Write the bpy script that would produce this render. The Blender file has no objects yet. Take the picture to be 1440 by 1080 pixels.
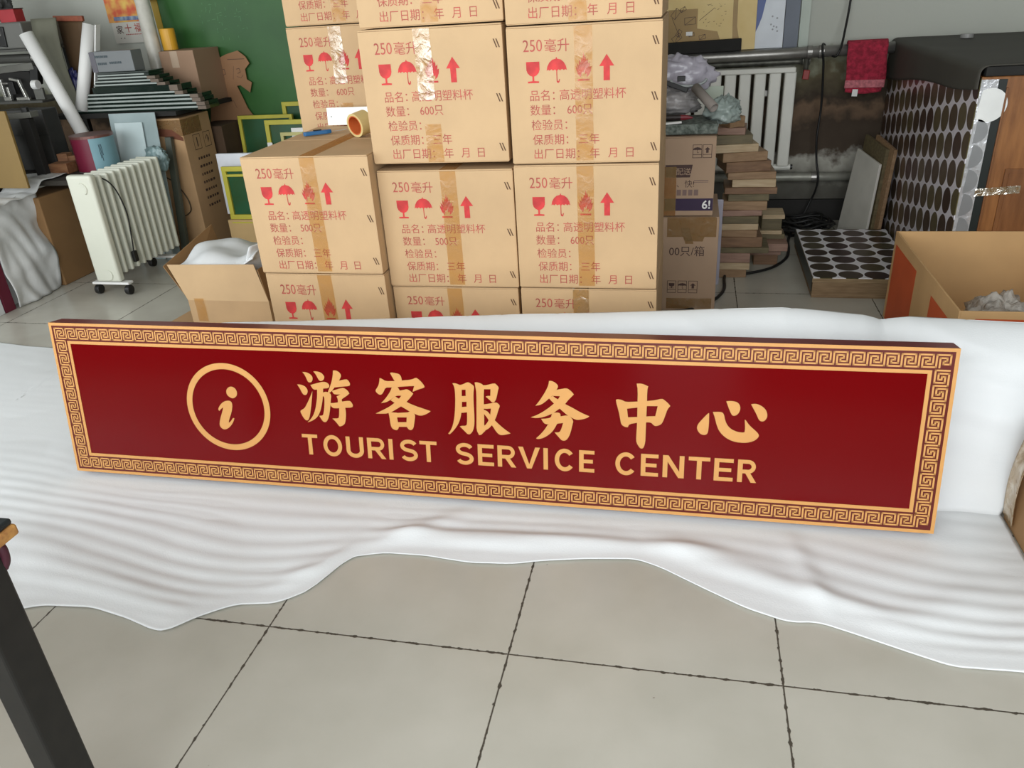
import bpy, bmesh, math, random
from mathutils import Vector, Matrix, Euler, noise
random.seed(7)
scene = bpy.context.scene
COL = scene.collection

# ------------------------------------------------------------------ camera, light, exposure
cam_data = bpy.data.cameras.new('camera')
cam_data.sensor_width = 36.0
cam_data.lens = 27.579
cam_data.clip_start = 0.02
camera = bpy.data.objects.new('camera', cam_data)
COL.objects.link(camera)
camera.matrix_world = Matrix(((0.976876, -0.040688, 0.209901, 0.0),
                              (0.205504, 0.449629, -0.869254, 0.0),
                              (-0.059009, 0.892288, 0.447594, 1.3552),
                              (0, 0, 0, 1)))
scene.camera = camera
scene.view_settings.view_transform = 'Standard'
scene.view_settings.look = 'None'
scene.view_settings.exposure = 0.0
scene.view_settings.gamma = 1.0
scene.view_settings.use_curve_mapping = False

world = bpy.data.worlds.new('daylight')
scene.world = world
world.use_nodes = True
world.node_tree.nodes['Background'].inputs[0].default_value = (0.86, 0.93, 1.0, 1)
world.node_tree.nodes['Background'].inputs[1].default_value = 0.8

def area_light(name, loc, aim, sx, sy, power, color):
    d = bpy.data.lights.new(name, 'AREA')
    d.shape = 'RECTANGLE'; d.size = sx; d.size_y = sy
    d.energy = power; d.color = color
    o = bpy.data.objects.new(name, d); COL.objects.link(o)
    o.location = loc
    o.rotation_euler = Vector(aim).to_track_quat('-Z', 'Z').to_euler()
    return o
# daylight through the glazed shop front behind the photographer
area_light('shopfront_daylight', (-1.25, -1.02, 1.72), (0, 1, -0.12), 6.9, 2.3, 262, (0.97, 1.0, 1.0))

# added fill light at an invented left-wall window, brightens the foam sheet
area_light('added_side_fill', (-5.2, 1.3, 1.7), (1, 0.1, -0.15), 2.5, 1.5, 75, (0.95, 0.99, 1.0))

# ------------------------------------------------------------------ materials
def lin(c):
    r = []
    for v in c:
        v = v / 255.0
        r.append(v / 12.92 if v <= 0.04045 else ((v + 0.055) / 1.055) ** 2.4)
    return (r[0], r[1], r[2], 1.0)

MATS = {}
def mat(name, rgb, rough=0.6, metal=0.0, var=0.08, scale=6.0, bump=0.0, bscale=60.0, spec=0.5, alpha=1.0, trans=0.0, coat=0.0, rgb2=None, stretch=None, detail=4.0):
    if name in MATS: return MATS[name]
    m = bpy.data.materials.new(name); m.use_nodes = True
    nt = m.node_tree; b = nt.nodes['Principled BSDF']
    b.inputs['Roughness'].default_value = rough
    b.inputs['Metallic'].default_value = metal
    b.inputs['Specular IOR Level'].default_value = spec
    b.inputs['Alpha'].default_value = alpha
    b.inputs['Transmission Weight'].default_value = trans
    b.inputs['Coat Weight'].default_value = coat
    tc = nt.nodes.new('ShaderNodeTexCoord')
    src = tc.outputs['Object']
    if stretch:
        mp = nt.nodes.new('ShaderNodeMapping'); mp.inputs['Scale'].default_value = stretch
        nt.links.new(src, mp.inputs[0]); src = mp.outputs[0]
    n = nt.nodes.new('ShaderNodeTexNoise'); n.inputs['Scale'].default_value = scale; n.inputs['Detail'].default_value = detail
    nt.links.new(src, n.inputs['Vector'])
    mx = nt.nodes.new('ShaderNodeMix'); mx.data_type = 'RGBA'
    c = lin(rgb)
    if rgb2 is None:
        mx.inputs[6].default_value = tuple(min(1, v * (1 - var)) for v in c[:3]) + (1,)
        mx.inputs[7].default_value = tuple(min(1, v * (1 + var)) for v in c[:3]) + (1,)
    else:
        mx.inputs[6].default_value = c; mx.inputs[7].default_value = lin(rgb2)
    rp = nt.nodes.new('ShaderNodeMapRange'); rp.inputs[1].default_value = 0.35; rp.inputs[2].default_value = 0.65
    nt.links.new(n.outputs[0], rp.inputs[0]); nt.links.new(rp.outputs[0], mx.inputs[0])
    nt.links.new(mx.outputs[2], b.inputs['Base Color'])
    if bump:
        n2 = nt.nodes.new('ShaderNodeTexNoise'); n2.inputs['Scale'].default_value = bscale; n2.inputs['Detail'].default_value = 3
        nt.links.new(src, n2.inputs['Vector'])
        bp = nt.nodes.new('ShaderNodeBump'); bp.inputs['Strength'].default_value = bump; bp.inputs['Distance'].default_value = 0.01
        nt.links.new(n2.outputs[0], bp.inputs['Height']); nt.links.new(bp.outputs[0], b.inputs['Normal'])
    MATS[name] = m
    return m

def tape_mat(name, tint, gloss=0.28, rough=0.22, bump=0.6, body=0.25):
    m = bpy.data.materials.new(name); m.use_nodes = True
    nt = m.node_tree; nt.nodes.clear()
    out = nt.nodes.new('ShaderNodeOutputMaterial')
    tr = nt.nodes.new('ShaderNodeBsdfTransparent'); tr.inputs[0].default_value = lin(tint)
    gl = nt.nodes.new('ShaderNodeBsdfGlossy'); gl.inputs[0].default_value = (1, 0.97, 0.9, 1); gl.inputs['Roughness'].default_value = rough
    df = nt.nodes.new('ShaderNodeBsdfDiffuse'); df.inputs[0].default_value = lin((205, 175, 125))
    ad = nt.nodes.new('ShaderNodeMixShader'); ad.inputs[0].default_value = body
    nt.links.new(tr.outputs[0], ad.inputs[1]); nt.links.new(df.outputs[0], ad.inputs[2])
    mx = nt.nodes.new('ShaderNodeMixShader')
    tc = nt.nodes.new('ShaderNodeTexCoord')
    n = nt.nodes.new('ShaderNodeTexNoise'); n.inputs['Scale'].default_value = 24; n.inputs['Detail'].default_value = 4; n.inputs['Distortion'].default_value = 0.8
    nt.links.new(tc.outputs['Object'], n.inputs['Vector'])
    bp = nt.nodes.new('ShaderNodeBump'); bp.inputs['Strength'].default_value = bump; bp.inputs['Distance'].default_value = 0.02
    nt.links.new(n.outputs[0], bp.inputs['Height']); nt.links.new(bp.outputs[0], gl.inputs['Normal'])
    mr = nt.nodes.new('ShaderNodeMapRange'); mr.inputs[1].default_value = 0.35; mr.inputs[2].default_value = 0.7
    mr.inputs[3].default_value = gloss * 0.4; mr.inputs[4].default_value = gloss * 1.5
    nt.links.new(n.outputs[0], mr.inputs[0]); nt.links.new(mr.outputs[0], mx.inputs[0])
    nt.links.new(ad.outputs[0], mx.inputs[1]); nt.links.new(gl.outputs[0], mx.inputs[2])
    nt.links.new(mx.outputs[0], out.inputs[0])
    MATS[name] = m
    return m

def node(nt, t, **kw):
    n = nt.nodes.new(t)
    for k, v in kw.items(): setattr(n, k, v)
    return n
def math_(nt, op, a, b=None, c=None):
    n = nt.nodes.new('ShaderNodeMath'); n.operation = op
    for i, v in enumerate((a, b, c)):
        if v is None: continue
        if isinstance(v, (int, float)): n.inputs[i].default_value = v
        else: nt.links.new(v, n.inputs[i])
    return n.outputs[0]

def floor_mat():
    m = bpy.data.materials.new('floor_tiles'); m.use_nodes = True
    nt = m.node_tree; b = nt.nodes['Principled BSDF']
    tc = node(nt, 'ShaderNodeTexCoord')
    sp = node(nt, 'ShaderNodeSeparateXYZ'); nt.links.new(tc.outputs['Object'], sp.inputs[0])
    nz = node(nt, 'ShaderNodeTexNoise'); nz.inputs['Scale'].default_value = 3.5; nz.inputs['Detail'].default_value = 6
    nt.links.new(tc.outputs['Object'], nz.inputs['Vector'])
    nf = node(nt, 'ShaderNodeTexNoise'); nf.inputs['Scale'].default_value = 55; nf.inputs['Detail'].default_value = 5
    nt.links.new(tc.outputs['Object'], nf.inputs['Vector'])
    ds = []
    for ax, o in ((0, 0.9599), (1, -1.2814)):
        t = math_(nt, 'DIVIDE', math_(nt, 'ADD', sp.outputs[ax], o), 0.6)
        fr = math_(nt, 'FRACT', t)
        d = math_(nt, 'MINIMUM', fr, math_(nt, 'SUBTRACT', 1.0, fr))
        ds.append(math_(nt, 'MULTIPLY', d, 0.6))
    dist = math_(nt, 'MINIMUM', ds[0], ds[1])
    # grout width breaks up with the noise: little chips along the tile edges
    chip = node(nt, 'ShaderNodeMapRange'); chip.inputs[1].default_value = 0.5; chip.inputs[2].default_value = 0.8
    chip.inputs[3].default_value = 0.0014; chip.inputs[4].default_value = 0.0062
    nt.links.new(nf.outputs[0], chip.inputs[0])
    grout = node(nt, 'ShaderNodeMapRange'); grout.interpolation_type = 'SMOOTHSTEP'
    nt.links.new(math_(nt, 'SUBTRACT', dist, chip.outputs[0]), grout.inputs[0])
    grout.inputs[1].default_value = -0.0006; grout.inputs[2].default_value = 0.0012
    mx = node(nt, 'ShaderNodeMix', data_type='RGBA')
    mx.inputs[6].default_value = lin((172, 169, 158)); mx.inputs[7].default_value = lin((186, 183, 173))
    mr = node(nt, 'ShaderNodeMapRange'); mr.inputs[1].default_value = 0.3; mr.inputs[2].default_value = 0.7
    nt.links.new(nz.outputs[0], mr.inputs[0]); nt.links.new(mr.outputs[0], mx.inputs[0])
    # small dark scuffs
    n3 = node(nt, 'ShaderNodeTexNoise'); n3.inputs['Scale'].default_value = 26; n3.inputs['Detail'].default_value = 2
    nt.links.new(tc.outputs['Object'], n3.inputs['Vector'])
    sc = node(nt, 'ShaderNodeMapRange'); sc.inputs[1].default_value = 0.775; sc.inputs[2].default_value = 0.80
    nt.links.new(n3.outputs[0], sc.inputs[0])
    m1 = node(nt, 'ShaderNodeMix', data_type='RGBA'); m1.inputs[7].default_value = lin((110, 104, 92))
    nt.links.new(sc.outputs[0], m1.inputs[0]); nt.links.new(mx.outputs[2], m1.inputs[6])
    m2 = node(nt, 'ShaderNodeMix', data_type='RGBA'); m2.inputs[6].default_value = lin((66, 60, 50))
    nt.links.new(grout.outputs[0], m2.inputs[0]); nt.links.new(m1.outputs[2], m2.inputs[7])
    nt.links.new(m2.outputs[2], b.inputs['Base Color'])
    rr = node(nt, 'ShaderNodeMapRange'); rr.inputs[3].default_value = 0.7; rr.inputs[4].default_value = 0.24
    nt.links.new(grout.outputs[0], rr.inputs[0]); nt.links.new(rr.outputs[0], b.inputs['Roughness'])
    bp = node(nt, 'ShaderNodeBump'); bp.inputs['Strength'].default_value = 0.4; bp.inputs['Distance'].default_value = 0.004
    nt.links.new(grout.outputs[0], bp.inputs['Height']); nt.links.new(bp.outputs[0], b.inputs['Normal'])
    return m

def wall_mat():
    # white paint above; below the pipe bare plaster, soot-brown stain and flaking patches
    m = bpy.data.materials.new('stained_plaster'); m.use_nodes = True
    nt = m.node_tree; b = nt.nodes['Principled BSDF']; b.inputs['Roughness'].default_value = 0.85
    tc = node(nt, 'ShaderNodeTexCoord')
    sp = node(nt, 'ShaderNodeSeparateXYZ'); nt.links.new(tc.outputs['Object'], sp.inputs[0])
    n1 = node(nt, 'ShaderNodeTexNoise'); n1.inputs['Scale'].default_value = 3.2; n1.inputs['Detail'].default_value = 7
    nt.links.new(tc.outputs['Object'], n1.inputs['Vector'])
    n2 = node(nt, 'ShaderNodeTexNoise'); n2.inputs['Scale'].default_value = 14; n2.inputs['Detail'].default_value = 8
    nt.links.new(tc.outputs['Object'], n2.inputs['Vector'])
    z = math_(nt, 'ADD', sp.outputs[2], math_(nt, 'MULTIPLY', math_(nt, 'SUBTRACT', n1.outputs[0], 0.5), 0.35))
    z = math_(nt, 'ADD', z, math_(nt, 'MULTIPLY', math_(nt, 'SUBTRACT', n2.outputs[0], 0.5), 0.22))
    cr = node(nt, 'ShaderNodeValToRGB')
    e = cr.color_ramp.elements
    e[0].position = 0.0; e[0].color = lin((70, 68, 62))
    e[1].position = 1.0; e[1].color = lin((186, 189, 181))
    for p, c in ((0.14, (96, 94, 86)), (0.20, (150, 148, 138)), (0.25, (172, 170, 160)), (0.285, (70, 58, 46)), (0.36, (62, 50, 38)), (0.43, (110, 88, 68)), (0.47, (58, 47, 36)), (0.56, (96, 88, 66)), (0.60, (138, 140, 120)), (0.635, (184, 187, 178))):
        k = cr.color_ramp.elements.new(p); k.color = lin(c)
    nt.links.new(math_(nt, 'DIVIDE', z, 1.5), cr.inputs[0])
    nt.links.new(cr.outputs[0], b.inputs['Base Color'])
    bp = node(nt, 'ShaderNodeBump'); bp.inputs['Strength'].default_value = 0.25; bp.inputs['Distance'].default_value = 0.01
    nt.links.new(n2.outputs[0], bp.inputs['Height']); nt.links.new(bp.outputs[0], b.inputs['Normal'])
    return m

def disc_film(name, pitch, ua, va, stagger=0.0, zoff=(0, 0), gap=(205, 200, 205), disc=(62, 56, 48)):
    """foil printed with a grid of dark round discs; ua, va: which object axes span the film"""
    m = bpy.data.materials.new(name); m.use_nodes = True
    nt = m.node_tree; b = nt.nodes['Principled BSDF']
    tc = node(nt, 'ShaderNodeTexCoord'); sp = node(nt, 'ShaderNodeSeparateXYZ'); nt.links.new(tc.outputs['Object'], sp.inputs[0])
    u = math_(nt, 'DIVIDE', math_(nt, 'ADD', sp.outputs[ua], zoff[0]), pitch)
    v = math_(nt, 'DIVIDE', math_(nt, 'ADD', sp.outputs[va], zoff[1]), pitch)
    if stagger:
        v = math_(nt, 'ADD', v, math_(nt, 'MULTIPLY', math_(nt, 'FLOOR', u), stagger))
    fu = math_(nt, 'SUBTRACT', math_(nt, 'FRACT', u), 0.5); fv = math_(nt, 'SUBTRACT', math_(nt, 'FRACT', v), 0.5)
    r = math_(nt, 'SQRT', math_(nt, 'ADD', math_(nt, 'MULTIPLY', fu, fu), math_(nt, 'MULTIPLY', fv, fv)))
    k = math_(nt, 'LESS_THAN', r, 0.475)
    cu = math_(nt, 'FLOOR', u); cv = math_(nt, 'FLOOR', v)
    cb = node(nt, 'ShaderNodeCombineXYZ'); nt.links.new(cu, cb.inputs[0]); nt.links.new(cv, cb.inputs[1])
    wn = node(nt, 'ShaderNodeTexWhiteNoise'); nt.links.new(cb.outputs[0], wn.inputs['Vector'])
    hs = node(nt, 'ShaderNodeHueSaturation'); hs.inputs['Color'].default_value = lin(disc)
    nt.links.new(math_(nt, 'ADD', math_(nt, 'MULTIPLY', wn.outputs[0], 0.06), 0.47), hs.inputs['Hue'])
    nt.links.new(math_(nt, 'ADD', math_(nt, 'MULTIPLY', wn.outputs[0], 0.8), 0.6), hs.inputs['Value'])
    mx = node(nt, 'ShaderNodeMix', data_type='RGBA'); nt.links.new(k, mx.inputs[0])
    mx.inputs[6].default_value = lin(gap); nt.links.new(hs.outputs[0], mx.inputs[7])
    nt.links.new(mx.outputs[2], b.inputs['Base Color'])
    b.inputs['Metallic'].default_value = 0.15
    b.inputs['Roughness'].default_value = 0.3
    b.inputs['Thin Film Thickness'].default_value = 420
    return m

def wood(name, a, c, rough=0.6, stretch=(2, 14, 14)):
    return mat(name, a, rough, rgb2=c, scale=5, stretch=stretch, bump=0.1)

kraft = mat('kraft_card', (192, 161, 122), 0.75, var=0.05, scale=5, bump=0.05, bscale=90)
kraft_dull = mat('dull_kraft_card', (178, 146, 108), 0.8, var=0.06)
kraft_edge = mat('card_edge', (196, 160, 118), 0.85, var=0.2, scale=60)
kraft_brown = mat('brown_card', (138, 104, 66), 0.8, var=0.06)
red_ink = mat('red_ink', (190, 52, 52), 0.7, var=0.22, scale=25)
red_line = mat('thin_red_ink', (168, 78, 68), 0.7, var=0.2, scale=25)
dark_ink = mat('dark_ink', (70, 48, 44), 0.7)
clear_tape = tape_mat('clear_tape', (246, 230, 200), gloss=0.05, rough=0.35, bump=0.25, body=0.10)
creased_tape = tape_mat('creased_tape', (236, 222, 190), gloss=0.19, rough=0.3, bump=0.45, body=0.12)
white = mat('white_plastic', (226, 226, 224), 0.45, var=0.02)
black = mat('black_plastic', (22, 22, 22), 0.45, var=0.1)
black_matte = mat('black_matte', (26, 25, 23), 0.8, var=0.2)
steel = mat('dull_steel', (150, 148, 144), 0.38, metal=0.75, var=0.1, scale=20)

# ------------------------------------------------------------------ mesh helpers
class MB:
    def __init__(s): s.v = []; s.f = []; s.mi = []; s.cur = 0
    def add(s, vs, fs):
        o = len(s.v); s.v += [Vector(v) for v in vs]
        s.f += [tuple(i + o for i in f) for f in fs]; s.mi += [s.cur] * len(fs)
        return s
    def box(s, x0, x1, y0, y1, z0, z1):
        return s.add([(x0,y0,z0),(x1,y0,z0),(x1,y1,z0),(x0,y1,z0),(x0,y0,z1),(x1,y0,z1),(x1,y1,z1),(x0,y1,z1)],
                     [(3,2,1,0),(4,5,6,7),(0,1,5,4),(1,2,6,5),(2,3,7,6),(3,0,4,7)])
    def hexa(s, pts):   # four bottom corners then the four above them
        return s.add(pts, [(3,2,1,0),(4,5,6,7),(0,1,5,4),(1,2,6,5),(2,3,7,6),(3,0,4,7)])
    def obox(s, c, size, rot=(0,0,0)):
        M = Matrix.Translation(c) @ Euler(rot).to_matrix().to_4x4()
        a, b, d = size[0]/2, size[1]/2, size[2]/2
        return s.hexa([M @ Vector(p) for p in ((-a,-b,-d),(a,-b,-d),(a,b,-d),(-a,b,-d),(-a,-b,d),(a,-b,d),(a,b,d),(-a,b,d))])
    def prism(s, pts, vec):
        n = len(pts); vec = Vector(vec)
        P = [Vector(p) for p in pts]
        fs = [tuple(range(n)), tuple(reversed(range(n, 2*n)))] + [((i+1) % n, i, n+i, n+(i+1) % n) for i in range(n)]
        return s.add(P + [p + vec for p in P], fs)
    def poly(s, pts): return s.add(pts, [tuple(range(len(pts)))])
    def tube(s, path, r, n=10, cap=True):
        P = [Vector(p) for p in path]; rings = []
        up = Vector((0, 0, 1))
        base = len(s.v); prev = None
        for i, p in enumerate(P):
            t = (P[min(i+1, len(P)-1)] - P[max(i-1, 0)]).normalized()
            if prev is None:
                a = t.cross(up)
                if a.length < 0.05: a = t.cross(Vector((0, 1, 0)))
            else:
                a = prev - t * prev.dot(t)
            a.normalize(); prev = a; b = t.cross(a)
            rr = r[i] if isinstance(r, (list, tuple)) else r
            s.v += [p + (a * math.cos(2*math.pi*k/n) + b * math.sin(2*math.pi*k/n)) * rr for k in range(n)]
        for i in range(len(P)-1):
            for k in range(n):
                s.f.append((base+i*n+k, base+i*n+(k+1) % n, base+(i+1)*n+(k+1) % n, base+(i+1)*n+k)); s.mi.append(s.cur)
        if cap:
            s.f.append(tuple(base+k for k in reversed(range(n)))); s.mi.append(s.cur)
            s.f.append(tuple(base+(len(P)-1)*n+k for k in range(n))); s.mi.append(s.cur)
        return s
    def grid(s, nx, ny, fn):
        base = len(s.v)
        s.v += [Vector(fn(i/nx, j/ny)) for j in range(ny+1) for i in range(nx+1)]
        for j in range(ny):
            for i in range(nx):
                a = base + j*(nx+1) + i
                s.f.append((a, a+1, a+nx+2, a+nx+1)); s.mi.append(s.cur)
        return s
    def mesh(s, me, M):
        o = len(s.v)
        s.v += [M @ v.co for v in me.vertices]
        for p in me.polygons: s.f.append(tuple(i + o for i in p.vertices)); s.mi.append(s.cur)
        return s
    def build(s, name, mats, parent=None, bevel=0.0, smooth=False, world=False, solid=0.0, seg=2):
        vs = s.v
        if world and parent is not None:
            inv = full(parent).inverted(); vs = [inv @ v for v in vs]
        me = bpy.data.meshes.new(name)
        me.from_pydata([tuple(v) for v in vs], [], s.f)
        if not isinstance(mats, (list, tuple)): mats = [mats]
        for m in mats: me.materials.append(m)
        for p, i in zip(me.polygons, s.mi): p.material_index = i; p.use_smooth = smooth
        me.update()
        o = bpy.data.objects.new(name, me); COL.objects.link(o)
        if parent is not None: o.parent = parent
        if solid:
            md = o.modifiers.new('thickness', 'SOLIDIFY'); md.thickness = solid; md.offset = 0
        if bevel:
            md = o.modifiers.new('soft_edges', 'BEVEL'); md.width = bevel; md.segments = seg; md.limit_method = 'ANGLE'; md.angle_limit = 0.6
        return o

def full(o):
    M = o.matrix_basis.copy()
    while o.parent is not None:
        o = o.parent; M = o.matrix_basis @ M
    return M

def tag(o, label, cat, group=None, kind=None):
    if label: o['label'] = label
    if cat: o['category'] = cat
    if group: o['group'] = group
    if kind: o['kind'] = kind
    return o
def thing(name, label, cat, loc=(0, 0, 0), rot=(0, 0, 0), group=None):
    o = bpy.data.objects.new(name, None); COL.objects.link(o)
    o.empty_display_size = 0.05
    o.location = loc; o.rotation_euler = rot
    return tag(o, label, cat, group)
def struct(name, mb, m, **kw):
    o = mb.build(name, m, **kw); o['kind'] = 'structure'; return o
def dup(root, label=None, loc=None, rot=None, scale=None, group=None):
    def cp(o, par):
        c = o.copy(); COL.objects.link(c)
        if par is not None: c.parent = par
        for ch in list(o.children): cp(ch, c)
        return c
    r = cp(root, None)
    if label: r['label'] = label
    if group: r['group'] = group
    if loc is not None: r.location = loc
    if rot is not None: r.rotation_euler = rot
    if scale is not None: r.scale = scale
    return r

_text_cache = {}
def text_mesh(body, offset=0.0):
    k = (body, offset)
    if k in _text_cache: return _text_cache[k]
    c = bpy.data.curves.new('lettering', 'FONT'); c.body = body; c.resolution_u = 3; c.offset = offset
    o = bpy.data.objects.new('lettering', c); COL.objects.link(o)
    bpy.context.view_layer.update()
    me = bpy.data.meshes.new_from_object(o.evaluated_get(bpy.context.evaluated_depsgraph_get()))
    bpy.data.objects.remove(o); bpy.data.curves.remove(c)
    _text_cache[k] = me
    return me
def put_text(mb, body, x, z, size, y=0.0, sx=1.0, offset=0.0, M=None):
    """letters lying in the local x-z plane, reading along +x, facing -y; (x, z) is the baseline start"""
    me = text_mesh(body, offset)
    T = Matrix.Translation((x, y, z)) @ Matrix(((size*sx,0,0,0),(0,0,-1,0),(0,size,0,0),(0,0,0,1)))
    mb.mesh(me, (M @ T) if M is not None else T)
# frames that turn the local x-z plane into other faces
FACE_PX = Matrix(((0,-1,0,0),(1,0,0,0),(0,0,1,0),(0,0,0,1)))    # reads along +y, faces +x

def disc_pts(cx, cz, r, y=0.0, n=32, a0=0.0, a1=2*math.pi):
    return [(cx + r*math.cos(a0 + (a1-a0)*k/n), y, cz + r*math.sin(a0 + (a1-a0)*k/n)) for k in range(n)]

# ------------------------------------------------------------------ room shell
wall_paint = wall_mat()
plain_wall = mat('grey_white_paint', (150, 148, 142), 0.85, var=0.04, scale=2)
struct('floor', MB().box(-5.0, 2.7, -1.1, 5.1, -0.1, 0.0), floor_mat())
struct('ceiling', MB().box(-5.0, 2.7, -1.1, 5.1, 3.1, 3.2), plain_wall)
struct('wall_back', MB().box(-5.0, 2.7, 5.0, 5.1, 0.0, 3.1), wall_paint)
struct('wall_left', MB().box(-5.1, -5.0, -1.1, 0.0, 0.0, 3.1).box(-5.1, -5.0, 2.6, 5.1, 0.0, 3.1).box(-5.1, -5.0, 0.0, 2.6, 0.0, 0.9).box(-5.1, -5.0, 0.0, 2.6, 2.5, 3.1), plain_wall)
struct('added_side_window', MB().box(-5.06, -5.02, 0.0, 0.06, 0.9, 2.5).box(-5.06, -5.02, 2.54, 2.6, 0.9, 2.5).box(-5.06, -5.02, 1.27, 1.33, 0.9, 2.5).box(-5.06, -5.02, 0.0, 2.6, 0.9, 0.96).box(-5.06, -5.02, 0.0, 2.6, 2.44, 2.5), mat('aluminium_frame', (120, 122, 124), 0.4, metal=0.6))  # unseen window frame, added to go with the side fill light
struct('wall_right', MB().box(2.7, 2.8, -1.1, 5.1, 0.0, 3.1), plain_wall)
Y0, Y1 = -0.98, -0.88
fw = MB().box(-5.0, -4.8, Y0, Y1, 0.0, 3.1).box(2.25, 2.7, Y0, Y1, 0.0, 3.1).box(-4.8, 2.25, Y0, Y1, 2.9, 3.1).box(-4.8, -0.30, Y0, Y1, 0.0, 0.62).box(0.36, 2.25, Y0, Y1, 0.0, 0.62)
struct('wall_front', fw, mat('dark_front_wall', (62, 58, 54), 0.8))
struct('baseboard_back', MB().box(-5.0, 2.7, 4.975, 5.0, 0.0, 0.125), mat('black_skirting', (30, 28, 26), 0.7))
wn = MB()
for x in (-4.8, -3.6, -2.4, -1.2, -0.33, 0.33, 1.25, 2.19): wn.box(x, x+0.06, Y1, Y1+0.04, 0.0 if -0.5 < x < 0.5 else 0.62, 2.9)
wn.box(-4.8, 2.25, Y1, Y1+0.04, 2.84, 2.9)
struct('window_1', wn, mat('aluminium_frame', (120, 122, 124), 0.4, metal=0.6))

# ------------------------------------------------------------------ the sign
SW, SH, SD, LEAN = 2.6, 0.5, 0.058, math.radians(9.8)
sign_red = mat('sign_red_paint', (102, 4, 7), 0.15, var=0.02, scale=3, spec=0.2)
sign_side = mat('sign_side_red', (104, 22, 22), 0.35, var=0.05)
band_red = mat('sign_border_red', (88, 14, 6), 0.3, var=0.02)
gold = mat('gold_paint', (198, 144, 80), 0.5, var=0.03, scale=20)
sign = thing('sign', 'long red and gold TOURIST SERVICE CENTER sign leaning on the white foam sheet', 'sign', (-1.938, 1.834, 0.0225), (-LEAN, 0, 0))
pm = MB(); pm.box(0, SW, 0, SD, 0, SH)
panel = pm.build('panel', [sign_red, sign_side], sign, bevel=0.0012)
for p in panel.data.polygons:
    if p.normal.y > -0.5: p.material_index = 1
s = SH / 63.45
g0, g1, g2, g3 = 1.15*s, 7.25*s, 8.45*s, 1.98*s
def frame_strip(mb, a, b, y0, y1):
    mb.box(a, SW-a, y0, y1, a, b); mb.box(a, SW-a, y0, y1, SH-b, SH-a)
    mb.box(a, b, y0, y1, b, SH-b); mb.box(SW-b, SW-a, y0, y1, b, SH-b)
mb = MB(); frame_strip(mb, g0, g1, -0.0004, 0.0); mb.build('border_band', band_red, sign)
mb = MB(); frame_strip(mb, 0.0, g0, -0.0012, 0.0); mb.build('outer_border', gold, sign)
mb = MB(); frame_strip(mb, g1, g2, -0.0012, 0.0); mb.build('inner_border', gold, sign)
# meander: one continuous spiral line per unit
KEY = [(0,0),(0,4),(4,4),(4,1),(2,1),(2,2),(3,2),(3,3),(1,3),(1,0),(5,0)]
def stroke(mb, pts, w, y):
    for (a, b), (c, d) in zip(pts[:-1], pts[1:]):
        x0, x1 = min(a, c) - w/2, max(a, c) + w/2; z0, z1 = min(b, d) - w/2, max(b, d) + w/2
        mb.poly([(x0, y, z0), (x1, y, z0), (x1, y, z1), (x0, y, z1)])
mb = MB(); lw = 0.56*s
nx = 65; px = (SW - 2*g3 - lw + s*0.9) / nx
sx_ = px / 5
for row in range(2):
    for k in range(nx):
        x0 = g3 + lw/2 + k*px
        z0 = g3 + lw/2 if row == 0 else SH - g3 - lw/2 - 4*s
        stroke(mb, [(x0 + a*sx_, z0 + b*s) for a, b in (KEY if k < nx-1 else KEY[:-1])], lw, -0.0009)
for col in range(2):
    for k in range(10):
        zt = SH - g3 - lw/2 - 5*s - k*5*s
        x0 = g3 + lw/2 if col == 0 else SW - g3 - lw/2 - 4*s
        # turned a quarter: the line runs down the side
        if col == 0: pts = [(x0 + (4-b)*s, zt - a*s) for a, b in [(0,4),(0,0),(4,0),(4,3),(2,3),(2,2),(3,2),(3,1),(1,1),(1,4),(5,4)]]
        else: pts = [(x0 + b*s, zt - a*s) for a, b in [(0,4),(0,0),(4,0),(4,3),(2,3),(2,2),(3,2),(3,1),(1,1),(1,4),(5,4)]]
        stroke(mb, pts, lw, -0.0009)
mb.build('meander_border', gold, sign)
# emblem: ring with an italic i
ring = MB(); cx, cz, ro, ri = 0.5893, 0.2500, 0.1402, 0.1212
n = 96
vo = [(cx + ro*math.cos(2*math.pi*k/n), -0.0014, cz + ro*math.sin(2*math.pi*k/n)) for k in range(n)]
vi = [(cx + ri*math.cos(2*math.pi*k/n), -0.0014, cz + ri*math.sin(2*math.pi*k/n)) for k in range(n)]
ring.add(vo + vi, [(k, (k+1) % n, n + (k+1) % n, n + k) for k in range(n)])
ring.build('emblem_ring', gold, sign)
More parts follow.
